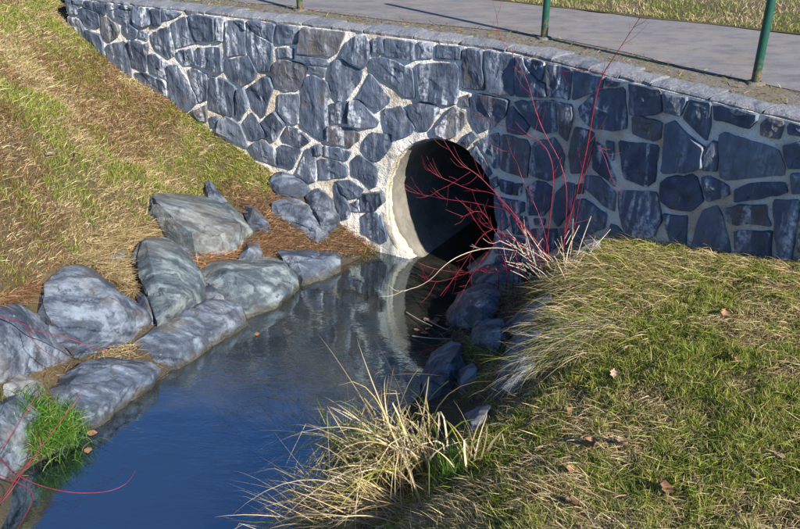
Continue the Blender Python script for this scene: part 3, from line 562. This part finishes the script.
# ------------------------------------------------------------------ blades
def nrm(v): return v / np.maximum(np.linalg.norm(v, axis=-1, keepdims=True), 1e-9)
def ribbons(name, base, d0, length, width, droop, col, tip, K=3, curl=0.0, mat='blade', kink=None):
    N = len(base); d = nrm(d0); side = nrm(np.cross(d, rng.normal(size=(N, 3)) + np.array([0, 0, .3]))); cdir = rng.normal(size=(N, 3)) * curl
    p = base.copy(); rows = []; cols = []
    for k in range(K + 1):
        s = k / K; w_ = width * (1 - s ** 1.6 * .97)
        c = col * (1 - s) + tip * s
        if k < K: rows += [p - side * w_[:, None] / 2, p + side * w_[:, None] / 2]; cols += [c, c]
        else: rows += [p]; cols += [c]
        dd = d + np.array([0, 0, -1.0]) * (droop * s * 2)[:, None] + cdir * s
        if kink is not None:
            on = (s >= kink[0])[:, None]; dd = np.where(on, dd + kink[1], dd)
        p = p + nrm(dd) * (length / K)[:, None]
    V = np.stack(rows, 1).reshape(-1, 3); C = np.stack(cols, 1).reshape(-1, 3); nv = 2 * K + 1; b = np.arange(N)[:, None] * nv
    quads = np.stack([b + np.array([2 * k, 2 * k + 1, 2 * k + 3, 2 * k + 2]) for k in range(K - 1)], 1).reshape(-1, 4) if K > 1 else np.zeros((0, 4), int)
    tri = (b + np.array([2 * K - 2, 2 * K - 1, 2 * K])).reshape(-1, 3)
    me = bpy.data.meshes.new(name); nl = quads.size + tri.size; me.vertices.add(len(V)); me.vertices.foreach_set('co', V.ravel().astype(np.float32))
    me.loops.add(nl); me.loops.foreach_set('vertex_index', np.concatenate([quads.ravel(), tri.ravel()]).astype(np.int32)); npoly = len(quads) + len(tri)
    me.polygons.add(npoly); me.polygons.foreach_set('loop_start', np.concatenate([np.arange(len(quads)) * 4, quads.size + np.arange(len(tri)) * 3]).astype(np.int32))
    me.update(calc_edges=True); me.validate()
    a = me.color_attributes.new('Col', 'FLOAT_COLOR', 'POINT'); a.data.foreach_set('color', np.concatenate([C, np.ones((len(C), 1))], 1).ravel().astype(np.float32))
    me.polygons.foreach_set('use_smooth', np.ones(npoly, bool))
    return link(name, me, None, M[mat])
FRESH = np.array([(.07, .20, .02), (.11, .26, .03), (.16, .30, .05), (.05, .14, .015)])
def planpoly(px): return [tuple(G(x, y)[:2]) for x, y in px]
def scatter(poly, n, dens=None):
    a = np.array(poly); lo, hi = a.min(0), a.max(0); out = []; tot = 0
    while tot < n:
        q = rng.uniform(lo, hi, (n, 2)); q = q[inpoly(q[:, 0], q[:, 1], poly)]
        if dens is not None: q = q[rng.random(len(q)) < dens(q[:, 0], q[:, 1])]
        out.append(q); tot += len(q)
        if len(out) > 60: break
    return np.concatenate(out)[:n]
GREEN = np.array([(.18, .23, .020), (.25, .30, .035), (.34, .35, .07), (.12, .18, .022)]); STRAW = np.array([(.52, .42, .22), (.62, .52, .31), (.45, .34, .17), (.32, .22, .12)])
def pick(pal, n): return pal[rng.integers(0, len(pal), n)] * rng.uniform(.45, 1.4, (n, 1))
leftpoly = [(-4.3, 8.6), (-3.2, 8.5), (-3.02, 7.6)] + planpoly([(62, 12), (115, 58), (175, 97), (240, 140), (288, 176), (262, 203), (236, 200), (205, 198), (165, 200), (146, 208), (150, 222), (128, 240), (95, 262), (60, 265), (30, 287), (0, 303), (-40, 320)]) + [(-3.2, 3.9), (-3.9, 4.6)]
def lawn_left(n):
    q = scatter(leftpoly, n); x, y = q[:, 0], q[:, 1]; z = H(x, y)
    g = fbm(x, y, 1.5, 11); g2 = vn(x, y, 7, 12); g3 = vn(x, y, 17, 14); green = (rng.random(n) < np.clip((g - .46) * 2.6 + (g2 - .5) * 1.0 + (g3 - .5) * .7 + .30, .08, .72))
    col = np.where(green[:, None], pick(GREEN, n), pick(STRAW, n)); red = (fbm(x, y, 2.4, 21) > .57) & (rng.random(n) < .5); col = np.where(red[:, None], pick(np.array([(.30, .17, .08), (.22, .12, .06), (.16, .09, .05)]), n), col)
    lay = ~green & (rng.random(n) < .5)
    az = rng.uniform(0, 2 * math.pi, n); lean = np.where(green, rng.uniform(.1, 1.0, n), rng.uniform(.2, 1.4, n)); lean = np.where(lay, rng.uniform(1.5, 5, n), lean)
    L = np.where(green, rng.uniform(.02, .05, n), rng.uniform(.02, .055, n)) * (.45 + 1.1 * g3); L = np.where(lay, rng.uniform(.03, .085, n), L)
    d = np.stack([np.cos(az) * lean, np.sin(az) * lean, np.full(n, 1.0)], -1)
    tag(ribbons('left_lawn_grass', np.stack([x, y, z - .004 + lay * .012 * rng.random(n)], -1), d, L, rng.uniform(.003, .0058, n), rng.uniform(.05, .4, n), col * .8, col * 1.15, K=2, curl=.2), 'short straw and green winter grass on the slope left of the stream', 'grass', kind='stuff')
lawn_left(230000)
rightpx = [(584, 250), (612, 243), (640, 241), (700, 249), (800, 261), (960, 285), (1180, 640), (370, 640), (385, 520), (425, 478), (470, 425), (497, 392), (528, 345), (548, 300), (565, 270)]
rightpoly = planpoly(rightpx)
def lawn_right(n):
    q = scatter(rightpoly, n); x, y = q[:, 0], q[:, 1]; z = H(x, y)
    g = fbm(x, y, 2.0, 31); g2 = vn(x, y, 8, 32); g3 = vn(x, y, 19, 33); near = np.clip((4.3 - y) / 2.2, 0, 1)
    green = rng.random(n) < np.clip((g - .47) * 1.9 + (g2 - .5) * .9 + (g3 - .5) * .8 + .42 + .10 * near, .10, .82)
    col = np.where(green[:, None], pick(GREEN, n), pick(STRAW, n))
    lay = rng.random(n) < np.where(green, .12, .42 - .15 * near)
    az = np.where(lay, R(205) + (fbm(x, y, 1.1, 35) - .5) * 5.0 + rng.normal(0, .8, n), rng.uniform(0, 2 * math.pi, n))
    lean = np.where(lay, rng.uniform(1.5, 5.0, n), rng.uniform(.1, 1.1, n)); L = np.where(lay, rng.uniform(.04, .115, n), rng.uniform(.022, .055, n) * (.4 + 1.2 * g3))
    d = np.stack([np.cos(az) * lean, np.sin(az) * lean, np.full(n, 1.0)], -1)
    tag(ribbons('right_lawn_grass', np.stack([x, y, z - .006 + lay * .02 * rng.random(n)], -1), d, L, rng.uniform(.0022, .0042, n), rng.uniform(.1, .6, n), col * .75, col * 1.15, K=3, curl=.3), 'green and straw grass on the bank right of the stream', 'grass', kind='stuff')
lawn_right(215000)
def lawn_far(n):
    x = rng.uniform(-1.0, 5.5, n); y = 7.5 - .60 * (x - .86) + rng.uniform(0, 1, n) ** 1.4 * 1.9; g = fbm(x, y, 2.5, 41); green = rng.random(n) < np.clip((g - .45) * 3 + .4, .1, .9); col = np.where(green[:, None], pick(GREEN, n), pick(STRAW, n)); az = rng.uniform(0, 6.28, n); ln = rng.uniform(.1, 1.3, n)
    tag(ribbons('far_verge_grass', np.stack([x, y, np.full(n, 1.776)], -1), np.stack([np.cos(az) * ln, np.sin(az) * ln, np.ones(n)], -1), rng.uniform(.015, .055, n), rng.uniform(.004, .007, n), rng.uniform(.1, .5, n), col * .8, col * 1.1, K=2), 'rough yellowish grass along the far side of the asphalt path', 'grass', kind='stuff')
lawn_far(26000)
def tussock(px, n, L, az, spread, lean, colmix, label, droop=.9, wd=(.002, .004), name='grass_tussock', rad=.1, K=6, off=-.01, surf=None, curl=.25, group=None, cat='grass tuft', pal=None, kink=False, gpal=None):
    c = np.mean([G(x, y) for x, y in px], 0); bs = [G(x, y) for x, y in px]; b = np.array([bs[i] for i in rng.integers(0, len(bs), n)]); b[:, :2] += rng.normal(0, rad, (n, 2)); b[:, 2] = H(b[:, 0], b[:, 1]) + off
    a = R(az) + rng.normal(0, spread, n); ln = rng.uniform(lean[0], lean[1], n); d = np.stack([np.cos(a) * ln, np.sin(a) * ln, np.ones(n)], -1)
    gr = rng.random(n) < colmix; col = np.where(gr[:, None], pick(GREEN if gpal is None else gpal, n), pick(STRAW if pal is None else pal, n)); LL = rng.uniform(L[0], L[1], n)
    kk = None
    if kink:
        kk = (np.where(rng.random(n) < .65, rng.uniform(.4, .8, n), 2.0), np.stack([rng.normal(0, 1.2, n), rng.normal(0, 1.2, n), rng.uniform(-2.2, -.4, n)], -1))
    root = empty(name, c, label, cat, group); wds = rng.uniform(*wd, n); dr = np.full(n, droop) * rng.uniform(.4, 1.4, n)
    if name == 'sedge_leaves':                        # broad leaves one can tell apart: each a part of its own
        for i in range(n):
            q = slice(i, i + 1); adopt(ribbons('leaf_blade', b[q], d[q], LL[q], wds[q], dr[q], col[q] * .85, col[q] * 1.1, K=K, curl=curl, kink=None if kk is None else (kk[0][q], kk[1][q])), root)
        return root
    o = ribbons('blades', b, d, LL, wds, dr, col * .85, col * 1.1, K=K, curl=curl, kink=kk)
    o['kind'] = 'stuff'; adopt(o, root); return root
PALE = np.array([(.56, .46, .27), (.68, .58, .38), (.42, .31, .15), (.52, .40, .21)])
# long combed hanging grass along the lawn edge
tussock([(590, 262), (575, 280), (600, 275)], 1100, (.12, .34), 200, .55, (.8, 3.0), .3, 'long blond grass hanging from the lawn edge beside the wall foot', rad=.08, K=6, name='hanging_grass', curl=.35)
tussock([(556, 320), (566, 300), (575, 310)], 900, (.12, .32), 215, .5, (.8, 3.0), .22, 'long blond grass hanging over the shaded slab', rad=.07, K=6, name='hanging_grass', curl=.35)
tussock([(560, 350), (548, 362), (580, 340), (600, 325)], 900, (.14, .40), 205, .45, (1.0, 3.4), .2, 'greyish long grass combed down towards the steep shaded slab', rad=.06, K=6, name='hanging_grass', curl=.35, pal=np.array([(.36, .32, .20), (.30, .28, .18), (.42, .36, .22)]))
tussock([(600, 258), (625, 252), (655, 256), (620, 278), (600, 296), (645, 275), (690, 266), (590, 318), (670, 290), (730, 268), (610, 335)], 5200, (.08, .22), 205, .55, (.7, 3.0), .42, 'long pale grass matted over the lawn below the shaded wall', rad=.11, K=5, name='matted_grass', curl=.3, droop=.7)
tussock([(480, 345), (490, 350), (485, 360)], 700, (.08, .2), 220, .9, (.3, 1.6), .55, 'green and straw tuft growing between the shaded boulders', rad=.06, K=5)
tussock([(500, 300), (508, 295)], 420, (.1, .26), 225, .8, (.6, 2.2), .22, 'straw coloured tuft above the shaded boulder at the culvert', rad=.05, K=6, pal=PALE)
tussock([(485, 385), (490, 372), (478, 392)], 420, (.06, .14), 210, 1.2, (.3, 1.4), .6, 'short mossy tuft beside the steep shaded slab', rad=.06, K=4)
# sedge
tussock([(372, 470), (390, 462), (400, 480), (420, 470), (385, 490)], 430, (.45, .92), 175, 1.1, (.10, .75), .16, 'large clump of dry arching sedge on the stream bank', droop=1.35, wd=(.005, .011), name='sedge_clump', rad=.05, K=10, pal=PALE, cat='sedge', kink=True, curl=.45)
tussock([(338, 478), (348, 470), (352, 482)], 80, (.30, .48), 110, .8, (.05, .28), .8, 'upright half green sedge leaves at the edge of the dry clump', droop=.25, wd=(.007, .012), name='sedge_leaves', rad=.03, K=8, pal=PALE, cat='sedge', curl=.12)
tussock([(340, 520), (370, 525), (320, 540), (390, 515), (360, 505)], 480, (.28, .62), 170, .55, (.8, 2.6), .06, 'matted dry sedge spreading low over the water', droop=.55, wd=(.003, .007), name='sedge_mat', rad=.08, K=9, pal=PALE, cat='sedge', kink=True, curl=.35)
tussock([(452, 480), (446, 474)], 260, (.07, .15), 90, 1.6, (.05, .5), 1.0, 'fresh bright green tuft among the dry sedge', droop=.2, rad=.035, K=4, gpal=FRESH)
tussock([(468, 470), (474, 462)], 26, (.2, .36), 100, 1.3, (.1, .6), .25, 'few broad straw leaves beside the fresh green tuft', droop=.5, wd=(.006, .011), name='sedge_leaves', rad=.03, K=8, pal=PALE, cat='sedge', kink=True)
# bright tuft on the left boulder and weeds at the culvert
tussock([(44, 440), (52, 432), (40, 450), (58, 446), (34, 436), (66, 440)], 1700, (.08, .20), 320, 1.0, (.1, 1.1), .93, 'bright green grass tuft hanging from the low boulder to the water', droop=.7, rad=.065, K=5, off=.08, wd=(.003, .005), gpal=FRESH)
tussock([(372, 256), (380, 260), (366, 262)], 60, (.05, .12), 300, 1.2, (.3, 1.4), 1.0, 'small leafy green weed by the water at the culvert mouth', droop=.5, wd=(.006, .012), rad=.05, K=4)
# straw litter between the boulders of the left bank
def litter(px, n, pal, name, label, L=(.04, .14), lift=.05):
    poly = planpoly(px); q = scatter(poly, n); z = H(q[:, 0], q[:, 1]) + rng.uniform(0, lift, n); a = rng.uniform(0, 2 * math.pi, n); d = np.stack([np.cos(a), np.sin(a), rng.normal(.05, .22, n)], -1)
    tag(ribbons(name, np.concatenate([q, z[:, None]], 1), d, rng.uniform(*L, n), rng.uniform(.002, .0045, n), rng.uniform(0, .25, n), pick(pal, n), pick(pal, n), K=2), label, 'litter', kind='stuff')
RUST = np.array([(.30, .17, .09), (.24, .12, .06), (.40, .27, .15), (.17, .09, .05)])
litter([(235, 205), (262, 190), (285, 200), (262, 210), (300, 232), (330, 240), (352, 225), (382, 243), (372, 262), (330, 256), (290, 250), (265, 262), (250, 250), (262, 232)], 3600, RUST, 'plant_litter', 'rusty dry plant litter between the rocks near the culvert')
litter([(60, 262), (100, 235), (135, 235), (150, 222), (175, 232), (140, 245), (132, 275), (142, 300), (125, 290), (95, 272)], 2600, STRAW * .85, 'straw_litter', 'loose straw lying above the big rounded boulder', (.06, .2))
litter([(192, 258), (235, 247), (258, 240), (240, 262), (212, 266), (205, 290), (198, 270)], 900, RUST * 1.3, 'straw_litter', 'reddish straw in the gap behind the pale stained block', (.05, .18))
litter([(0, 300), (30, 284), (42, 290), (28, 304), (10, 306), (-20, 312)], 900, RUST, 'plant_litter', 'brown litter at the lawn edge above the smooth boulder')
litter([(-20, 300), (40, 285), (60, 262), (130, 235), (200, 250), (230, 258), (300, 245), (345, 262), (290, 292), (240, 330), (170, 378), (90, 432), (50, 450), (-20, 470)], 5200, RUST * .8, 'plant_litter', 'dark brown dead leaves and stalks packed in the gaps between boulders', (.03, .10), .03)
litter([(88, 350), (120, 345), (140, 352), (120, 364), (95, 358)], 260, PALE * .8, 'straw_litter', 'dry straw caught behind the split boulder', (.05, .12))
litter([(470, 290), (520, 275), (560, 262), (580, 262), (560, 290), (500, 320), (460, 340), (480, 380), (450, 400), (440, 360)], 1800, STRAW * .6, 'plant_litter', 'dead stalks strewn over the shaded bank under the shrub', (.05, .2))
def verge_litter(n):
    x = rng.uniform(-3, 3.6, n); d = rng.uniform(.16, .62, n) ** 1.15; nn = wnorm(x); q = np.stack([x - nn[:, 0] * d, wally(x) - nn[:, 1] * d], -1); a = rng.uniform(0, 6.28, n); up = np.where(rng.random(n) < .3, 1.2, .06)
    col = np.where((rng.random(n) < .3)[:, None], pick(GREEN * .8, n), pick(RUST * .9, n))
    tag(ribbons('verge_litter', np.concatenate([q, np.full((n, 1), 1.776)], 1), np.stack([np.cos(a), np.sin(a), up * rng.random(n)], -1), rng.uniform(.015, .06, n), rng.uniform(.003, .007, n), rng.uniform(0, .3, n), col, col, K=2), 'sparse weeds and dead scraps on the verge behind the coping', 'litter', kind='stuff')
verge_litter(2600)
# ------------------------------------------------------------------ twigs
def tube(name, pts, r0, r1, mat, parent=None, n=6):
    pts = [Vector(tuple(map(float, p))) for p in pts]
    # smooth the path
    for _ in range(2):
        q = [pts[0]]
        for a, b in zip(pts, pts[1:]): q += [a.lerp(b, .25), a.lerp(b, .75)]
        pts = q + [pts[-1]]
    V = []; fs = []; m = len(pts)
    for i, p in enumerate(pts):
        d = (pts[min(i + 1, m - 1)] - pts[max(i - 1, 0)]).normalized(); u = d.cross(Vector((.31, .2, .93))).normalized(); v = d.cross(u); r = r0 + (r1 - r0) * i / (m - 1)
        for k in range(n): a = 2 * math.pi * k / n; V.append(p + (u * math.cos(a) + v * math.sin(a)) * r)
    for i in range(m - 1):
        for k in range(n): a = i * n + k; b = i * n + (k + 1) % n; fs.append((a, b, b + n, a + n))
    fs += [tuple(range(n - 1, -1, -1)), tuple((m - 1) * n + k for k in range(n))]
    o = pyobj(name, V, fs, M[mat], smooth=True)
    if parent is not None: adopt(o, parent)
    return o, pts
def sidetwigs(pts, parent, mat, count, L=(.08, .22), r=.0022):
    for _ in range(count):
        i = random.randrange(2, len(pts) - 1); p = pts[i]; d = (pts[i] - pts[i - 1]).normalized(); q = (d + Vector((random.gauss(0, .7), random.gauss(0, .5), random.gauss(.15, .6)))).normalized(); l = random.uniform(*L)
        tube('twig', [p, p + q * l * .5 + Vector((0, 0, random.gauss(0, .01))), p + (q + Vector((0, 0, .25))).normalized() * l], r, r * .5, mat, parent, 5)
root_c = W(556, 256, .30)
shrub = empty('red_twig_shrub', (root_c[0], root_c[1], float(H(root_c[0], root_c[1]))), 'bare shrub with crimson stems in front of the culvert and wall', 'shrub')
def stem(px, off0, off1, r0, r1, mat='redbark', tw=3, ground=True):
    n = len(px); pts = [W(x, y, off0 + (off1 - off0) * i / (n - 1)) for i, (x, y) in enumerate(px)]
    if ground:
        g = pts[0].copy(); g[2] = min(float(H(g[0], g[1])) - .03, g[2] - .02); pts = [g] + pts
    o, ps = tube('stem', pts, r0 * .6, r1 * .55, mat, shrub); sidetwigs(ps, shrub, mat, tw * 3, (.05, .2), .0012); return ps
stem([(560, 250), (575, 200), (587, 150), (595, 100), (602, 75), (612, 60), (622, 45), (641, 16)], .30, .20, .0105, .003, tw=6)
stem([(602, 73), (585, 70), (549, 74)], .22, .3, .004, .002, tw=1, ground=False)
stem([(546, 252), (552, 200), (554, 170), (548, 150), (538, 140), (525, 135), (500, 125), (476, 115)], .32, .4, .0075, .002, tw=5)
stem([(564, 242), (568, 190), (560, 160), (545, 135), (535, 110), (529, 85), (515, 55), (500, 40), (496, 12)], .30, .30, .007, .0025, tw=6)
stem([(548, 256), (535, 240), (515, 215), (495, 192), (475, 172), (460, 165), (444, 141)], .34, .62, .009, .0025, tw=6)
stem([(545, 256), (528, 232), (508, 210), (492, 207), (470, 202), (450, 200), (425, 195), (410, 192), (403, 187)], .36, .6, .0075, .002, tw=5)
stem([(540, 258), (520, 228), (500, 198), (490, 192), (470, 190), (452, 182), (437, 176), (427, 168)], .38, .66, .0065, .002, tw=4)
stem([(470, 172), (450, 185), (435, 192)], .6, .7, .0035, .002, tw=1, ground=False)
stem([(535, 262), (510, 232), (492, 246), (475, 270), (465, 287), (455, 308)], .42, .8, .007, .003, tw=5)
stem([(520, 262), (500, 225), (480, 236), (470, 255), (455, 277), (440, 296)], .42, .85, .0065, .0025, tw=5)
stem([(528, 266), (497, 271), (472, 271), (442, 282), (426, 281)], .45, .85, .006, .002, tw=5)
stem([(500, 262), (470, 274), (437, 270), (415, 262), (404, 251)], .45, .8, .005, .002, tw=5)
stem([(572, 240), (590, 150), (597, 143), (605, 157), (610, 175), (617, 188)], .28, .34, .004, .002, tw=2)
stem([(515, 258), (492, 228), (486, 214), (476, 210), (460, 218)], .4, .7, .005, .002, tw=4)
stem([(508, 262), (490, 240), (478, 225), (470, 212)], .42, .7, .005, .002, tw=4)
stem([(550, 254), (540, 215), (522, 180), (515, 155), (505, 150)], .33, .4, .006, .002, tw=4)
dry = empty('dry_stalk_plant', G(556, 284), 'pale leafless stalks branching at the foot of the red shrub', 'plant')
for i in range(46):
    b = G(random.uniform(535, 575), random.uniform(268, 292)); a = random.uniform(0, 6.28); L = random.uniform(.18, .5); ln = random.uniform(.15, 1.1)
    d = Vector((math.cos(a) * ln - .25, math.sin(a) * ln * .7, 1)).normalized(); p0 = Vector(b) - Vector((0, 0, .03)); p1 = p0 + d * L * .5; p2 = p1 + (d + Vector((random.gauss(0, .35), random.gauss(0, .3), -.15))).normalized() * L * .5
    o, ps = tube('stalk', [p0, p1, p2], .0042, .0016, random.choice(['drystalk', 'drystalk', 'greystalk']), dry, 5)
    if i % 2: sidetwigs(ps, dry, 'drystalk', 2, (.05, .14), .0017)
tw, ps = tube('stalk', [W(517, 251, .5), W(495, 247, .6), W(470, 251, .7), W(447, 262, .85), W(427, 284, .9), W(400, 292, 1.0)], .004, .0015, 'drystalk', dry); sidetwigs(ps, dry, 'drystalk', 5, (.06, .16), .0016)
# red twigs hanging in from the near left bank
lb = (-2.32, 3.05)
shrub2 = empty('red_twig_shrub', (lb[0], lb[1], float(H(*lb))), 'crimson twigs reaching over the boulders and water from a near bush', 'shrub')
def stem2(px, r0, r1, tw=2, mat='darkbark', start=None):
    pts = [P(x, y, z) for x, y, z in px]
    if start is None: pts = [np.array([lb[0], lb[1], float(H(*lb)) - .03]), np.array([lb[0] - .05, lb[1] + .1, float(H(*lb)) + .25])] + pts
    o, ps = tube('stem', pts, r0 * .72, r1 * .8, mat, shrub2); sidetwigs(ps[len(ps) // 2:], shrub2, mat, tw, (.05, .12), .0018); return ps
stem2([(-60, 330, .75), (-20, 312, .75), (17, 320, .68), (32, 330, .64), (62, 336, .58), (92, 347, .48), (110, 353, .42)], .006, .0022, 2)
stem2([(27, 329, .65), (35, 345, .60), (57, 359, .50), (66, 362, .46)], .003, .0018, 0, start=1)
stem2([(-10, 445, .55), (10, 470, .50), (20, 477, .48), (40, 486, .45), (70, 493, .42), (100, 493, .40), (117, 489, .40), (127, 483, .41)], .0055, .0018, 1)
stem2([(-5, 510, .45), (15, 480, .55), (37, 452, .65), (62, 420, .75), (73, 404, .80)], .006, .002, 2)
stem2([(-15, 470, .5), (15, 430, .62), (38, 392, .75)], .005, .0018, 1)
stem2([(10, 478, .45), (35, 492, .40), (30, 507, .38), (17, 530, .36)], .004, .0018, 0)
stem2([(-20, 520, .42), (5, 500, .5), (25, 470, .56), (30, 445, .6)], .005, .0018, 1)
# ------------------------------------------------------------------ fallen leaves
def leaf(x, y, size, label, group, at=None, lift=.02, flat=.0):
    c = np.array(at) if at is not None else G(x, y, lift); V = []; fs = []; nu, nv = 7, 5; size *= .85; cu = random.uniform(-.5, .9) * (1 - flat); cv = random.uniform(.2, 1.0) * (1 - flat); rz = random.uniform(0, 6.28); tx, ty = random.gauss(0, .35) * (1 - flat), random.gauss(0, .35) * (1 - flat)
    mt = Matrix.Rotation(rz, 3, 'Z') @ Matrix.Rotation(tx, 3, 'X') @ Matrix.Rotation(ty, 3, 'Y')
    for i in range(nu):
        u = i / (nu - 1); wv = math.sin(math.pi * min(1, u * .93 + .05)) ** .8 * .42 * (1 + .22 * math.sin(u * 19 + rz))
        for j in range(nv):
            v = (j / (nv - 1) - .5) * 2; V.append(mt @ Vector(((u - .5) * size, v * wv * size, size * (cu * (u - .5) ** 2 + cv * .35 * v * v + random.gauss(0, .015)))))
    for i in range(nu - 1):
        for j in range(nv - 1): a = i * nv + j; fs.append((a, a + 1, a + nv + 1, a + nv))
    o = pyobj('fallen_leaf', V, fs, M['leaf'], smooth=True); o.location = tuple(c); return tag(o, label, 'leaf', group)
for x, y, s in [(592, 445, .085), (622, 444, .07), (664, 490, .075), (574, 504, .08), (514, 507, .07), (725, 313, .06), (730, 358, .06), (738, 360, .05), (615, 374, .06), (624, 349, .05), (763, 280, .05), (570, 412, .05), (571, 470, .055), (780, 455, .05)]:
    leaf(x, y, s, 'curled brown dead leaf lying in the lawn right of the stream', 'leaves on the right lawn', lift=.025)
leaf(50, 155, .10, 'orange brown leaf on the straw lawn above the boulders', None, lift=.03); leaf(73, 157, .09, 'pale dead leaf beside the orange leaf on the straw lawn', None, lift=.03)
leaf(0, 0, .07, 'orange leaf floating at the foot of the split boulder', None, at=P(92, 433, .004), flat=.85)
leaf(0, 0, .06, 'pale pinkish leaf floating off the green tuft', None, at=P(88, 450, .004), flat=.9)
leaf(0, 0, .05, 'orange leaf floating close to the long flat slab', None, at=P(257, 334, .004), flat=.9)
# floating drift at the shaded bank
for i in range(9):
    leaf(0, 0, random.uniform(.04, .07), 'brown leaf in the drift floating by the shaded bank', 'leaves floating by the shaded bank', at=P(random.uniform(415, 452), random.uniform(318, 336), .006), flat=.6)
for i, (a, b) in enumerate([((406, 312, .01), (432, 326, .04)), ((412, 336, .01), (452, 339, .02)), ((424, 318, .01), (448, 330, .03))]):
    o, _ = tube('floating_stick', [P(*a), P((a[0] + b[0]) / 2, (a[1] + b[1]) / 2 + 1, .03), P(*b)], .005, .003, 'greystalk'); recentre(o); tag(o, 'thin dead stick floating in the leaf drift by the shaded bank', 'stick', 'sticks floating by the shaded bank')
